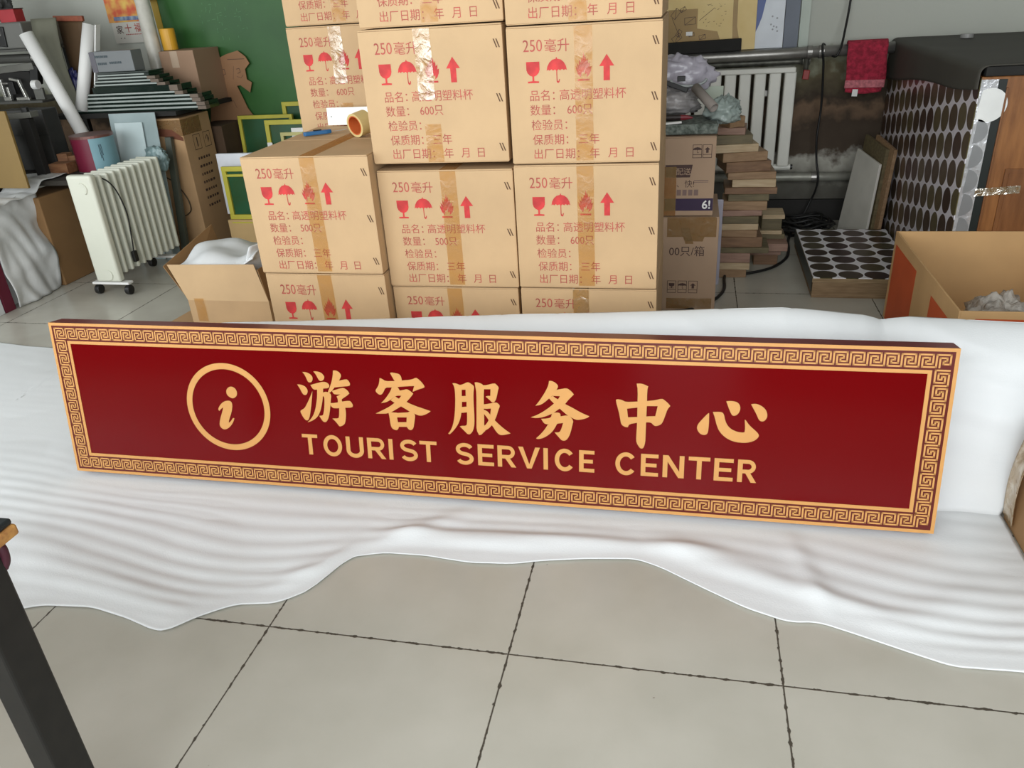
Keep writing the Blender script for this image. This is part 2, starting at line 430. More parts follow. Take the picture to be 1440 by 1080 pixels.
# the written characters, outlines in fifths of a millimetre
GLYPHS = {
 'you': [[(4244,1862),(4298,1863),(4360,1840),(4396,1803),(4400,1762),(4384,1720),(4348,1703),(4318,1714),(4298,1773),(4273,1829)],
  [(4422,1878),(4466,1882),(4529,1870),(4570,1840),(4590,1800),(4575,1759),(4540,1736),(4508,1736),(4486,1766),(4452,1841)],
  [(4140,1668),(4194,1668),(4257,1648),(4290,1612),(4302,1572),(4286,1524),(4250,1502),(4214,1520),(4176,1608)],
  [(4375,1570),(4350,1422),(4313,1252),(4278,1134),(4246,1102),(4210,1114),(4172,1171),(4143,1244),(4162,1266),(4215,1295),(4246,1334),(4315,1452)],
  [(4356,1667),(4401,1682),(4534,1721),(4598,1726),(4643,1700),(4658,1664),(4636,1630),(4552,1621),(4450,1599),(4402,1596),(4373,1626)],
  [(4456,1620),(4554,1629),(4546,1567),(4534,1483),(4512,1388),(4479,1282),(4438,1200),(4388,1145),(4312,1098),(4244,1076),(4298,1124),(4350,1191),(4394,1288),(4420,1384),(4444,1490)],
  [(4536,1556),(4582,1574),(4629,1568),(4674,1536),(4657,1437),(4633,1310),(4603,1183),(4562,1107),(4528,1092),(4492,1108),(4447,1190),(4508,1199),(4523,1242),(4546,1348),(4558,1464),(4552,1500),(4528,1498)],
  [(4736,1903),(4766,1908),(4807,1898),(4846,1866),(4858,1826),(4832,1780),(4818,1754),(4799,1722),(4738,1648),(4696,1600),(4660,1564),(4628,1560),(4624,1576),(4665,1655),(4700,1738),(4723,1821)],
  [(4802,1750),(4818,1754),(4932,1782),(4961,1764),(4988,1714),(4976,1678),(4867,1666),(4738,1646),(4764,1690)],
  [(4688,1592),(4734,1606),(4854,1646),(4896,1639),(4940,1605),(4962,1565),(4927,1532),(4860,1488),(4830,1466),(4824,1404),(4766,1400),(4772,1464),(4754,1509),(4778,1520),(4818,1543),(4769,1538),(4712,1543)],
  [(4650,1400),(4724,1407),(4844,1436),(4956,1452),(4980,1432),(5005,1382),(4988,1348),(4876,1338),(4704,1320),(4668,1334),(4646,1364)],
  [(4782,1464),(4830,1466),(4840,1404),(4877,1349),(4882,1240),(4857,1102),(4826,1064),(4764,1036),(4745,1054),(4712,1104),(4656,1160),(4740,1164),(4764,1181),(4780,1318),(4782,1402)]],
 'ke': [[(5614,1902),(5639,1910),(5699,1902),(5754,1890),(5778,1858),(5788,1798),(5778,1753),(5707,1750),(5669,1794),(5639,1852)],
  [(5450,1820),(5492,1806),(5536,1775),(5669,1782),(5782,1795),(5934,1814),(5999,1847),(6031,1832),(6082,1786),(6126,1723),(6116,1700),(6034,1674),(5938,1632),(5968,1721),(5876,1714),(5712,1695),(5620,1684),(5525,1677),(5496,1610),(5461,1568),(5424,1564),(5386,1594),(5369,1630),(5415,1687),(5439,1749)],
  [(5629,1696),(5713,1700),(5732,1666),(5747,1643),(5714,1589),(5666,1554),(5582,1486),(5518,1453),(5444,1438),(5496,1488),(5558,1562),(5606,1635)],
  [(5718,1638),(5790,1651),(5853,1670),(5891,1652),(5948,1605),(5904,1548),(5840,1478),(5793,1430),(5750,1403),(5686,1364),(5609,1314),(5524,1281),(5440,1274),(5346,1272),(5488,1344),(5586,1400),(5652,1452),(5728,1519),(5763,1566),(5702,1564),(5670,1552),(5661,1567)],
  [(5666,1554),(5699,1530),(5728,1517),(5779,1511),(5847,1468),(5955,1424),(6103,1380),(6197,1352),(6150,1316),(6076,1280),(6015,1274),(5956,1296),(5886,1323),(5809,1370),(5745,1403),(5652,1452),(5594,1490)],
  [(5547,1306),(5682,1302),(5676,1230),(5684,1156),(5694,1084),(5682,1050),(5658,1030),(5617,1035),(5583,1059),(5566,1110),(5560,1214)],
  [(5830,1310),(5888,1334),(5946,1300),(5956,1266),(5936,1162),(5919,1078),(5886,1044),(5850,1044),(5812,1093),(5816,1164),(5824,1238)],
  [(5670,1298),(5846,1316),(5840,1238),(5664,1230)],
  [(5679,1156),(5824,1164),(5818,1091),(5684,1084)]],
 'fu': [[(6540,1787),(6591,1788),(6648,1764),(6676,1768),(6672,1694),(6670,1605),(6669,1516),(6664,1436),(6654,1354),(6640,1284),(6611,1201),(6562,1117),(6486,1031),(6460,1011),(6441,1023),(6478,1066),(6519,1156),(6546,1278),(6564,1420),(6574,1590),(6568,1729)],
  [(6648,1764),(6698,1779),(6768,1816),(6815,1789),(6857,1756),(6852,1712),(6842,1652),(6839,1504),(6843,1354),(6841,1194),(6818,1091),(6775,1032),(6735,1026),(6698,1064),(6622,1141),(6643,1152),(6717,1156),(6732,1198),(6738,1359),(6733,1449),(6737,1519),(6727,1603),(6730,1699),(6672,1696),(6662,1743)],
  [(6660,1600),(6742,1608),(6742,1521),(6656,1515)],
  [(6651,1437),(6738,1447),(6741,1362),(6646,1349)],
  [(6866,1812),(6904,1817),(6960,1800),(6993,1775),(7000,1718),(6990,1610),(6990,1502),(6984,1402),(6988,1322),(6982,1164),(7004,1102),(6964,1064),(6937,1032),(6902,1027),(6867,1099),(6873,1256),(6880,1456),(6886,1655),(6878,1733)],
  [(6988,1777),(7036,1779),(7153,1815),(7185,1790),(7215,1752),(7200,1708),(7183,1629),(7166,1569),(7140,1533),(7110,1527),(7074,1564),(7018,1611),(7048,1622),(7087,1624),(7093,1722),(6986,1718)],
  [(6984,1493),(7081,1511),(7164,1534),(7198,1516),(7224,1484),(7198,1422),(7170,1332),(7143,1270),(7111,1208),(7080,1167),(7044,1130),(6974,1090),(6973,1160),(7019,1204),(7061,1276),(7080,1357),(7090,1437),(7030,1429),(6981,1430)],
  [(6980,1414),(7018,1404),(7056,1376),(7092,1318),(7138,1265),(7212,1194),(7278,1138),(7367,1078),(7313,1060),(7254,1046),(7206,1045),(7160,1086),(7110,1168),(7068,1226),(7033,1294),(6978,1362)]],
 'wu': [[(7925,1878),(7962,1880),(8007,1860),(8043,1828),(8050,1800),(8032,1761),(8004,1716),(7970,1666),(7919,1620),(7852,1559),(7795,1522),(7730,1510),(7778,1570),(7826,1645),(7874,1724),(7914,1812)],
  [(7986,1720),(8032,1758),(8088,1768),(8162,1785),(8202,1768),(8243,1732),(8268,1699),(8232,1659),(8186,1609),(8146,1554),(8101,1504),(8068,1482),(8026,1451),(7978,1410),(7922,1383),(7837,1346),(7742,1326),(7658,1334),(7762,1379),(7877,1454),(7991,1552),(8048,1617),(8076,1666),(7984,1664),(7956,1670)],
  [(7923,1626),(7975,1666),(8007,1639),(8048,1617),(8102,1581),(8146,1554),(8248,1506),(8366,1440),(8484,1393),(8457,1369),(8384,1342),(8320,1330),(8282,1338),(8228,1364),(8173,1396),(8118,1442),(8073,1484),(7991,1552)],
  [(7808,1320),(7884,1328),(7949,1348),(7960,1404),(7988,1420),(8054,1428),(8081,1406),(8082,1372),(8173,1393),(8218,1374),(8262,1318),(8249,1258),(8224,1149),(8200,1078),(8157,1016),(8101,1011),(8064,1050),(7996,1130),(8066,1132),(8095,1191),(8117,1276),(8040,1262),(8036,1256),(7947,1246),(7881,1242),(7844,1260)],
  [(7910,1254),(8036,1266),(8002,1196),(7954,1124),(7876,1059),(7810,1025),(7748,1014),(7732,1026),(7792,1084),(7860,1168)]],
 'zhong': [[(9115,1890),(9166,1894),(9218,1883),(9269,1858),(9258,1812),(9258,1588),(9254,1341),(9252,1158),(9251,1052),(9231,974),(9202,957),(9173,974),(9130,1045),(9126,1122),(9135,1335),(9133,1582),(9132,1806)],
  [(8838,1643),(8858,1660),(8920,1652),(8976,1623),(9137,1638),(9138,1553),(8994,1529),(9010,1406),(9138,1418),(9139,1335),(9028,1308),(9010,1262),(8975,1263),(8934,1285),(8916,1312),(8908,1360),(8885,1474)],
  [(9251,1651),(9360,1666),(9455,1696),(9490,1674),(9534,1638),(9569,1596),(9531,1545),(9510,1468),(9474,1353),(9443,1318),(9386,1298),(9356,1308),(9320,1349),(9250,1346),(9249,1431),(9374,1442),(9388,1510),(9402,1586),(9248,1580)]],
 'xin': [[(10077,1519),(10064,1521),(9979,1414),(9942,1362),(9926,1310),(9941,1260),(9985,1212),(10039,1208),(10065,1224),(10076,1259),(10082,1361)],
  [(10124,1540),(10211,1547),(10249,1538),(10269,1510),(10287,1431),(10316,1366),(10370,1310),(10448,1277),(10516,1270),(10545,1278),(10548,1337),(10536,1453),(10549,1447),(10601,1374),(10702,1288),(10730,1248),(10724,1214),(10685,1169),(10619,1138),(10545,1125),(10438,1130),(10346,1161),(10268,1216),(10212,1284),(10179,1366),(10154,1458)],
  [(10287,1697),(10340,1705),(10408,1698),(10446,1676),(10470,1632),(10469,1574),(10442,1519),(10401,1498),(10370,1506),(10338,1567)],
  [(10602,1671),(10654,1682),(10706,1669),(10759,1638),(10798,1594),(10816,1542),(10814,1493),(10787,1448),(10750,1438),(10716,1454),(10683,1527),(10634,1615)]],
 'i': [[(2947,1501),(2968,1550),(3019,1584),(3070,1584),(3116,1549),(3133,1494),(3116,1436),(3059,1397),(3009,1404),(2956,1446)],
  [(2768,1209),(2809,1277),(2878,1336),(2951,1359),(3010,1351),(3027,1296),(2998,1180),(2926,1030),(2922,996),(2960,1023),(3003,1080),(3028,1076),(3002,1017),(2959,957),(2899,904),(2834,879),(2785,898),(2754,946),(2776,1038),(2850,1206),(2860,1246),(2816,1212),(2786,1182)]],
}

def smooth_outline(P):
    # round the blunt corners a little (one corner-cutting pass that keeps sharp tips)
    out = []; n = len(P)
    for i in range(n):
        a, b, c = Vector(P[i-1]), Vector(P[i]), Vector(P[(i+1) % n])
        u, v = (a-b), (c-b)
        if u.length and v.length and u.normalized().dot(v.normalized()) < -0.35:
            out += [tuple(b + u*0.25), tuple(b + v*0.25)]
        else: out.append(tuple(b))
    return out
for key, polys in GLYPHS.items():
    mb = MB()
    for i, P in enumerate(polys):
        P = smooth_outline([(a/5000.0, b/5000.0) for a, b in P])
        mb.poly([(a, -0.0014 - 0.00006*i, b) for a, b in P])
    mb.build('letter_i' if key == 'i' else 'character', gold, sign)
LET = [('T',.8253,.0500),('O',.8931,.0605),('U',.967,.0555),('R',1.0348,.0575),('I',1.1022,0),('S',1.1381,.054),('T',1.1986,.0525),
       ('S',1.3085,.0535),('E',1.3745,.0475),('R',1.433,.0545),('V',1.494,.063),('I',1.5668,0),('C',1.599,.0575),('E',1.6684,.043),
       ('C',1.7696,.0590),('E',1.8398,.0475),('N',1.8993,.0575),('T',1.9681,.057),('E',2.0361,.050),('R',2.0975,.0500)]
def ribbon(pts, t, closed=False):
    P = [Vector((a, b)) for a, b in pts]; n = len(P); L, R = [], []
    for i in range(n):
        if closed: a, b = P[i-1], P[(i+1) % n]
        else: a, b = P[max(i-1, 0)], P[min(i+1, n-1)]
        d = (b-a).normalized(); nn = Vector((-d.y, d.x)) * t/2
        L.append(P[i]+nn); R.append(P[i]-nn)
    return L, R, closed
def earc(cx, cy, rx, ry, a0, a1, n=22): return [(cx+rx*math.cos(math.radians(a0+(a1-a0)*k/n)), cy+ry*math.sin(math.radians(a0+(a1-a0)*k/n))) for k in range(n+1)]
def sans_letter(mb, ch, x, z, w, h, t, y):
    """upright bold sans capitals drawn as thick strokes and plain polygons"""
    k = [0]
    def P(pts): mb.poly([(x+a, y-0.00006*k[0], z+b) for a, b in pts]); k[0] += 1
    def S(pts, tt=t, closed=False):
        L, R, c = ribbon(pts, tt, closed); n = len(L); yy = y-0.00006*k[0]; k[0] += 1
        mb.add([(x+q.x, yy, z+q.y) for q in L] + [(x+q.x, yy, z+q.y) for q in R], [(i, (i+1) % n, n+(i+1) % n, n+i) for i in range(n if c else n-1)])
    th = t*0.86
    R_ = lambda a, b, c, d: P([(a, c), (b, c), (b, d), (a, d)])
    if ch == 'I': R_(0, t, 0, h)
    elif ch == 'T': R_(0, w, h-th, h); R_(w/2-t/2, w/2+t/2, 0, h-th)
    elif ch == 'E': R_(0, t, 0, h); R_(t, w, h-th, h); R_(t, w*0.9, h*0.5-th/2, h*0.5+th/2); R_(t, w, 0, th)
    elif ch == 'N': R_(0, t, 0, h); R_(w-t, w, 0, h); P([(t*0.05, h), (t*1.15, h), (w-t*0.05, 0), (w-t*1.15, 0)])
    elif ch == 'V': P([(0, h), (t*1.08, h), (w/2+t*0.02, t*0.95), (w/2+t*0.52, 0), (w/2-t*0.52, 0)]); P([(w-t*1.08, h), (w, h), (w/2+t*0.52, 0), (w/2-t*0.52, 0), (w/2-t*0.02, t*0.95)])
    elif ch == 'O': S(earc(w/2, h/2, w/2-t/2, h/2-th/2+0.0008, 0, 360, 48)[:-1], t*0.97, True)
    elif ch == 'U': S([(t/2, h)] + [(t/2, h*0.34)] + earc(w/2, h*0.34, w/2-t/2, h*0.34-th/2+0.0006, 180, 360, 24) + [(w-t/2, h)])
    elif ch == 'C': S(earc(w/2, h/2, w/2-t/2, h/2-th/2+0.0008, 38, 322, 44), t*0.97)
    elif ch == 'R':
        R_(0, t, 0, h); c = h*0.70; r = h-c-th/2
        S([(t, h-th/2)] + earc(w*0.93-r-t/2+0.001, c, r, r, 90, -90, 20) + [(t, c-r)], th)
        P([(w*0.40, h*0.42), (w*0.66, h*0.42), (w, 0), (w-t*1.12, 0)])
    elif ch == 'S':
        ry = h/4 - th/4
        S(earc(w/2, h-th/2-ry+0.0006, w/2-t/2, ry, 22, 255, 26) + earc(w/2, th/2+ry-0.0006, w/2-t/2, ry, 75, -158, 26), t*0.93)
for ch, x, w in LET:
    mb = MB(); sans_letter(mb, ch, x, 0.1115, w, 0.0655, 0.0128, -0.0014)
    mb.build('letter', gold, sign)

# ------------------------------------------------------------------ white foam sheet under and behind the sign
EDGE = [(-3.4,1.25),(-1.657,1.232),(-1.594,1.26),(-1.454,1.272),(-1.333,1.249),(-1.244,1.223),(-1.205,1.223),(-1.167,1.273),(-1.085,1.336),(-0.977,1.357),(-0.908,1.42),(-0.865,1.554),(-0.774,1.585),(-0.653,1.589),(-0.53,1.576),(-0.416,1.586),(-0.343,1.608),(-0.233,1.631),(-0.094,1.65),(-0.029,1.625),(0.06,1.57),(0.176,1.503),(0.27,1.471),(0.334,1.481),(0.408,1.455),(0.518,1.413),(0.596,1.385),(0.735,1.39),(1.3,1.40)]
def interp(tab, x):
    if x <= tab[0][0]: return tab[0][1]
    for (a, b), (c, d) in zip(tab[:-1], tab[1:]):
        if x <= c:
            t = (x-a)/(c-a); return b + (d-b)*t
    return tab[-1][1]
def sstep(a, b, x):
    t = max(0, min(1, (x-a)/(b-a))); return t*t*(3-2*t)
TOP = [(-1.8,0.38),(-1.29,0.405),(-0.9,0.425),(-0.563,0.445),(-0.2,0.462),(0.148,0.482),(0.28,0.488),(0.40,0.480),(0.50,0.470),(0.545,0.458),(0.62,0.468),(0.9,0.458),(1.2,0.45)]
def ridge(x, y, ax, ay, bx, by, w, h):
    d = Vector((bx-ax, by-ay)); L = d.length; d /= L
    q = Vector((x-ax, y-ay)); t = q.dot(d); n = q.x*d.y - q.y*d.x
    e = sstep(-0.12, 0.06, t) * (1 - sstep(L-0.06, L+0.12, t))
    return h * e * math.exp(-(n/w)**2)
def cloth_pt(u, v):
    xm = 0.862 if v < 0.70 else 0.862 + 0.30*sstep(0.70, 0.76, v)
    x = -3.35 + (xm + 3.35)*(u ** 0.86)
    ya = sum(interp(EDGE, x+0.018*k) for k in (-1, 0, 1))/3
    m = sstep(-2.05, -1.6, x)
    yb = 2.82 + 0.03*math.sin(x*5) if x < -2.6 else 2.76 - 0.05*math.sin(x*4)
    # laid flat on the floor
    yf = ya + (yb-ya)*v
    # or laid to the sign, then up behind it and back down
    top = interp(TOP, x)
    if v < 0.70:
        t = v/0.70; yt = ya + (1.962-ya)*t; zt = 0.0
    elif v < 0.90:
        t = (v-0.70)/0.20
        zt = top*math.sin(t*math.pi/2)**0.9; yt = 1.962 + 0.02*math.sin(t*math.pi)*0 + 0.23*t**1.6 + 0.035*sstep(0.0, 0.25, t)
        w = 0.010*math.sin(x*9 + zt*6) + 0.008*noise.noise(Vector((x*5, zt*3, 3.1))) + 0.0035*math.sin(zt*62 + 3*noise.noise(Vector((x*2.2, zt*2, 0.4))))
        yt += abs(w)*sstep(0.02, 0.2, t)
    else:
        t = (v-0.90)/0.10
        yt = 2.227 + 0.16*t; zt = top*(1-t)**0.8 if t < 1 else 0.0
    y = yf*(1-m) + yt*m; z = zt*m
    # ripples of the limp foam, calm where the sign stands
    calm = 1 - math.exp(-((y-1.875)/0.12)**2) * (sstep(-2.05, -1.95, x)*(1-sstep(0.68, 0.78, x)))
    fe = sstep(0.0, 0.10, y-ya) if v < 0.7 else 1.0
    if z < 0.06:
        warp = noise.noise(Vector((x*1.3, y*2.0, 0.7)))*0.13 + 0.05*math.sin(x*2.3) + 0.05*x*(1 if x < -0.75 else -0.4)
        rip = math.sin((y + warp)*118.0)
        amp = 0.0014*(0.35 + 0.65*sstep(-0.2, 0.35, noise.noise(Vector((x*1.1, y*1.7, 4.2))) + 0.15))
        big = 0.010*max(0, noise.noise(Vector((x*2.1, y*2.6, 1.9))) + 0.12) + 0.006*max(0, noise.noise(Vector((x*5, y*5, 8.0))))
        rdg = ridge(x, y, -0.60, 1.79, -0.98, 1.44, 0.035, 0.013) + ridge(x, y, -0.75, 1.66, 0.05, 1.70, 0.034, 0.015) \
            + ridge(x, y, 0.0, 1.72, 0.45, 1.52, 0.045, 0.011) + ridge(x, y, 0.30, 1.80, 0.36, 1.48, 0.03, 0.010) + ridge(x, y, -1.9, 1.5, -1.2, 1.24, 0.08, 0.010) + ridge(x, y, 0.72, 1.62, 0.45, 1.45, 0.06, 0.010)
        z += (rip*amp*fe*(1 - 0.85*sstep(1.75, 2.15, y)*(1-m)) + big*(0.35+0.65*fe) + rdg*fe)*calm*(1 if v > 0 else 0.5)
    return (x, y, max(z, 0.0) + 0.0045)
foam_mat = mat('white_foam', (220, 223, 225), 0.6, var=0.012, scale=3, bump=0.06, bscale=220)
foam = MB().grid(420, 230, cloth_pt).build('foam_sheet', foam_mat, smooth=True, solid=0.003)
tag(foam, 'large rumpled white foam sheet spread on the floor under and up behind the red sign', 'foam sheet')

# ------------------------------------------------------------------ the stacked cup cartons
CW, CH, CD = 0.478, 0.414, 0.60
def carton_body(mb, w, d, h, flap=True, seed=0):
    rnd = random.Random(seed)
    b = 0.006
    mb.box(0, w, 0, d, 0.003, h-0.007)
    # the four lid flaps: two short ones inside, two long ones on top
    g = 0.002
    mb.box(0.001, w-0.001, -0.001, d*0.5-g, h-0.0066, h-0.0022)
    mb.box(0.001, w-0.001, d*0.5+g, d+0.001, h-0.0066, h-0.0022)
    mb.box(0.002, w-0.002, 0.001, d*0.5-g, 0.0, 0.003); mb.box(0.002, w-0.002, d*0.5+g, d-0.001, 0.0, 0.003)
GLASS = [[(-.5,1),(.5,1),(.5,.62),(.42,.47),(.25,.36),(.07,.31),(.07,.1),(.42,.08),(.42,0),(-.42,0),(-.42,.08),(-.07,.1),(-.07,.31),(-.25,.36),(-.42,.47),(-.5,.62)]]
UMB = [[(-.85,.5),(-.78,.68),(-.6,.85),(-.35,.96),(-.05,1.0),(-.03,1.06),(.03,1.06),(.05,1.0),(.35,.96),(.6,.85),(.78,.68),(.85,.5),(.72,.55),(.6,.5),(.45,.56),(.3,.5),(.15,.55),(.05,.5),(-.05,.5),(-.15,.55),(-.3,.5),(-.45,.56),(-.6,.5),(-.72,.55)],
       [(-.035,.52),(.035,.52),(.035,.1),(.08,.05),(.14,.06),(.19,.14),(.25,.12),(.2,.0),(.08,-.04),(-.02,.02),(-.035,.1)]]
FLAME = [[(-.45,.1),(.45,.1),(.45,.02),(-.45,.02)],
         [(-.2,.16),(-.42,.3),(-.55,.5),(-.58,.66),(-.42,.52),(-.5,.78),(-.33,.66),(-.34,.92),(-.2,.78),(-.12,1.0),(-.05,.9),(.02,1.2),(.1,.95),(.16,1.08),(.22,.85),(.34,.95),(.34,.72),(.5,.8),(.46,.58),(.6,.62),(.55,.42),(.42,.26),(.22,.16),(.26,.34),(.12,.28),(.06,.5),(-.02,.34),(-.12,.42),(-.16,.3)]]
ARROW = [[(-.22,0),(.22,0),(.22,.56),(.52,.56),(0,1.02),(-.52,.56),(-.22,.56)]]
def symbol(mb, polys, cx, z0, hh, y, sx=1.0):
    for k, P in enumerate(polys): mb.poly([(cx + a*hh*sx, y - 0.00005*k, z0 + b*hh) for a, b in P])
def carton_print(par, w, h, qty):
    y = -0.0006; cs = 0.0735*w
    def line(*items):
        m = MB()
        for it in items: put_text(m, it[0], it[1]*w, it[2]*h, it[3], y, sx=(it[4] if len(it) > 4 else 1.0))
        m.build('lettering_line', red_line, par)
    line(('250', 0.105, 0.82, 0.118*h, 0.86), ('毫升', 0.245, 0.82, 0.098*h))
    line(('品名：', 0.135, 0.478, cs), ('高透明塑料杯', 0.335, 0.478, cs))
    line(('数量：', 0.135, 0.372, cs), (qty, 0.385, 0.372, cs*1.02, 0.92))
    line(('检验员：', 0.14, 0.262, cs))
    line(('保质期：', 0.145, 0.152, cs), ('三年', 0.455, 0.152, cs))
    line(('出厂日期：', 0.145, 0.045, cs), ('年', 0.53, 0.045, cs), ('月', 0.655, 0.045, cs), ('日', 0.765, 0.045, cs))
    for nm, P, cx_, z0, hh, sx in (('glass_symbol', GLASS, 0.168, 0.60, 0.150, 0.68), ('umbrella_symbol', UMB, 0.325, 0.60, 0.165, 0.55), ('flame_symbol', FLAME, 0.50, 0.60, 0.166, 0.60), ('arrow_symbol', ARROW, 0.65, 0.60, 0.178, 0.60)):
        m = MB(); symbol(m, P, cx_*w, z0*h, hh*h, y, sx); m.build(nm, red_ink, par)
def slashes(mb, w, h):
    for zc in (0.86, 0.48, 0.115):
        for k in (0, 1):
            x0 = 0.935*w + k*0.018*w; z0 = zc*h
            mb.poly([(x0+0.02*w, -0.0006, z0-0.03*h), (x0+0.0285*w, -0.0006, z0-0.03*h), (x0+0.0085*w, -0.0006, z0+0.03*h), (x0, -0.0006, z0+0.03*h)])
def tape_strip(mb, xc, tw, z0, z1, d, h, y0=-0.0011, top=True, seed=1):
    rnd = random.Random(seed)
    nz = 40
    def fn(u, v):
        z = z0 + (z1-z0)*v
        n = noise.noise(Vector((u*7, v*13, seed*1.7)))
        return (xc + tw*(u-0.5) + 0.002*noise.noise(Vector((v*4, seed, 0.3))), y0 - 0.0012*abs(n), z)
    mb.grid(6, nz, fn)
    if top: mb.box(xc-tw/2, xc+tw/2, -0.0011, d, h-0.0021, h-0.0016)
def cup_carton(qty, seed, tape, shiny=()):
    t = thing('cup_carton', 'x', 'cardboard box')
    m = MB(); carton_body(m, CW, CD, CH, seed=seed); m.build('carton', kraft, t, bevel=0.0016)
    carton_print(t, CW, CH, qty)
    c = MB(); slashes(c, CW, CH); c.build('slash_marks', mat('faded_ink', (92, 64, 44), 0.8), t)
    for k, (xc, z0, z1) in enumerate(tape):
        mb = MB(); tape_strip(mb, xc*CW, 0.056, z0*CH, z1*CH, CD, CH, top=(z1 > 0.95), seed=seed*3+k); mb.build('packing_tape', creased_tape if k in shiny else clear_tape, t, smooth=True)
    return t
P600 = cup_carton('600只', 1, [(0.50, 0.02, 0.985)])
P500 = cup_carton('500只', 2, [(0.53, 0.02, 0.985)])
P600b = cup_carton('600只', 3, [(0.45, 0.48, 0.985), (0.47, 0.01, 0.30)], shiny=(0,))
GRP = 'cartons of plastic cups stacked in columns'
def put_carton(proto, used, label, x, y, z, w=CW, h=CH, d=CD, rz=0.0):
    o = proto if proto.name not in used else dup(proto)
    used.add(proto.name)
    o['label'] = label; o['group'] = GRP
    o.location = (x, y, z); o.rotation_euler = (0, 0, rz); o.scale = (w/CW, d/CD, h/CH)
    return o
U = set()
# column by the open carton, stepped a little forward
put_carton(P600, U, 'cup carton at the foot of the short left column, under the cutter carton', -1.545, 2.565, 0.0, w=0.475, h=0.462)
put_carton(P500, U, 'cup carton topping the short left column, blue knife lying on its lid', -1.548, 2.558, 0.464, w=0.478, h=0.426, d=0.66)
# middle column
put_carton(P600, U, 'lowest cup carton of the middle column, half hidden behind the sign', -1.064, 2.618, 0.0, h=0.398)
put_carton(P500, U, 'cup carton second from the floor in the middle column', -1.066, 2.612, 0.40, w=0.485, h=0.424, rz=0.004)
put_carton(P600b, U, 'cup carton third from the floor in the middle column, crumpled tape on front', -1.066, 2.606, 0.846, w=0.478, h=0.425, rz=0.006)
put_carton(P600, U, 'topmost cup carton of the middle column, cut off by the photo', -1.058, 2.615, 1.273, w=0.475, h=0.414, rz=0.008)
# right column
put_carton(P600b, U, 'lowest cup carton of the right column, beside the floor cable', -0.571, 2.595, 0.0, h=0.408)
put_carton(P600, U, 'cup carton second from the floor in the right column', -0.572, 2.592, 0.41, w=0.477, h=0.428)
put_carton(P600, U, 'cup carton third from the floor in the right column', -0.572, 2.592, 0.840, w=0.478, h=0.417, rz=0.003)
put_carton(P600b, U, 'topmost cup carton of the right column, cut off by the photo', -0.571, 2.592, 1.259, w=0.474, h=0.414, rz=0.003)
# the column behind the cutter
for k, (z, h, lb) in enumerate(((0.0, 0.42, 'cup carton on the floor in the rear column behind the short one'),
                              (0.421, 0.42, 'second cup carton of the rear column, behind the knife carton'),
                              (0.842, 0.432, 'cup carton behind the white plastic board, third in the rear column'),
                              (1.276, 0.41, 'topmost cup carton of the rear column, before the green board'))):
    put_carton(P600 if k != 2 else P600b, U, lb, -1.665 + 0.004*k, 3.29, z, w=0.478, h=h, rz=-0.01 if k == 2 else 0.0)

# things on the lid of the short left column (lid at 0.89)
t = thing('plastic_board', 'white plastic board standing on edge on the short left column', 'board', (-1.48, 3.22, 0.8905))
m = MB(); m.obox((0.105, 0.0, 0.036), (0.25, 0.006, 0.07), (-0.12, 0, -0.02)); m.build('panel', mat('bright_white', (240, 244, 240), 0.4), t, bevel=0.001)
m = MB(); m.tube([(0.0, -0.0045, 0.036), (0.0, -0.0035, 0.036)], 0.0022, 8); m.build('hole', black, t)
t = thing('utility_knife', 'blue plastic utility knife lying on the lid of the short left column', 'knife', (-1.44, 2.99, 0.8905), (0, 0, math.radians(38)))
m = MB(); m.prism([(-0.055,-0.011,0.001),(0.03,-0.013,0.001),(0.05,-0.009,0.001),(0.05,0.009,0.001),(0.03,0.013,0.001),(-0.055,0.011,0.001),(-0.062,0,0.001)], (0,0,0.015)); m.build('handle', mat('blue_plastic', (34, 92, 140), 0.35), t, bevel=0.003)
m = MB(); m.prism([(0.05,-0.006,0.006),(0.105,-0.006,0.006),(0.113,0.006,0.006),(0.05,0.006,0.006)], (0,0,0.001)); m.build('blade', steel, t)
m = MB(); m.box(-0.02, 0.012, -0.005, 0.005, 0.016, 0.020); m.build('slider', black, t, bevel=0.001)
t = thing('tape_roll', 'half used tape roll with an orange core leaning on the middle column', 'tape roll', (-1.235, 2.93, 0.8905), (0, 0, 0))
M = Matrix.Translation((0, 0, 0.046)) @ Euler((math.radians(8), 0, math.radians(-28))).to_matrix().to_4x4()
def ringmb(r0, r1, w, n=40):
    mb = MB(); vs = []
    for k in range(n):
        c, s_ = math.cos(2*math.pi*k/n), math.sin(2*math.pi*k/n)
        vs += [M @ Vector((r1*c, -w/2, r1*s_)), M @ Vector((r1*c, w/2, r1*s_)), M @ Vector((r0*c, w/2, r0*s_)), M @ Vector((r0*c, -w/2, r0*s_))]
    fs = []
    for k in range(n):
        a, b = 4*k, 4*((k+1) % n)
        for j in range(4): fs.append((a+j, a+(j+1) % 4, b+(j+1) % 4, b+j))
    return mb.add(vs, fs)
ringmb(0.036, 0.044, 0.055).build('tape', mat('tape_yellowish', (206, 186, 130), 0.35), t, smooth=False)
ringmb(0.032, 0.0358, 0.055).build('core', mat('orange_core', (196, 96, 42), 0.7), t)

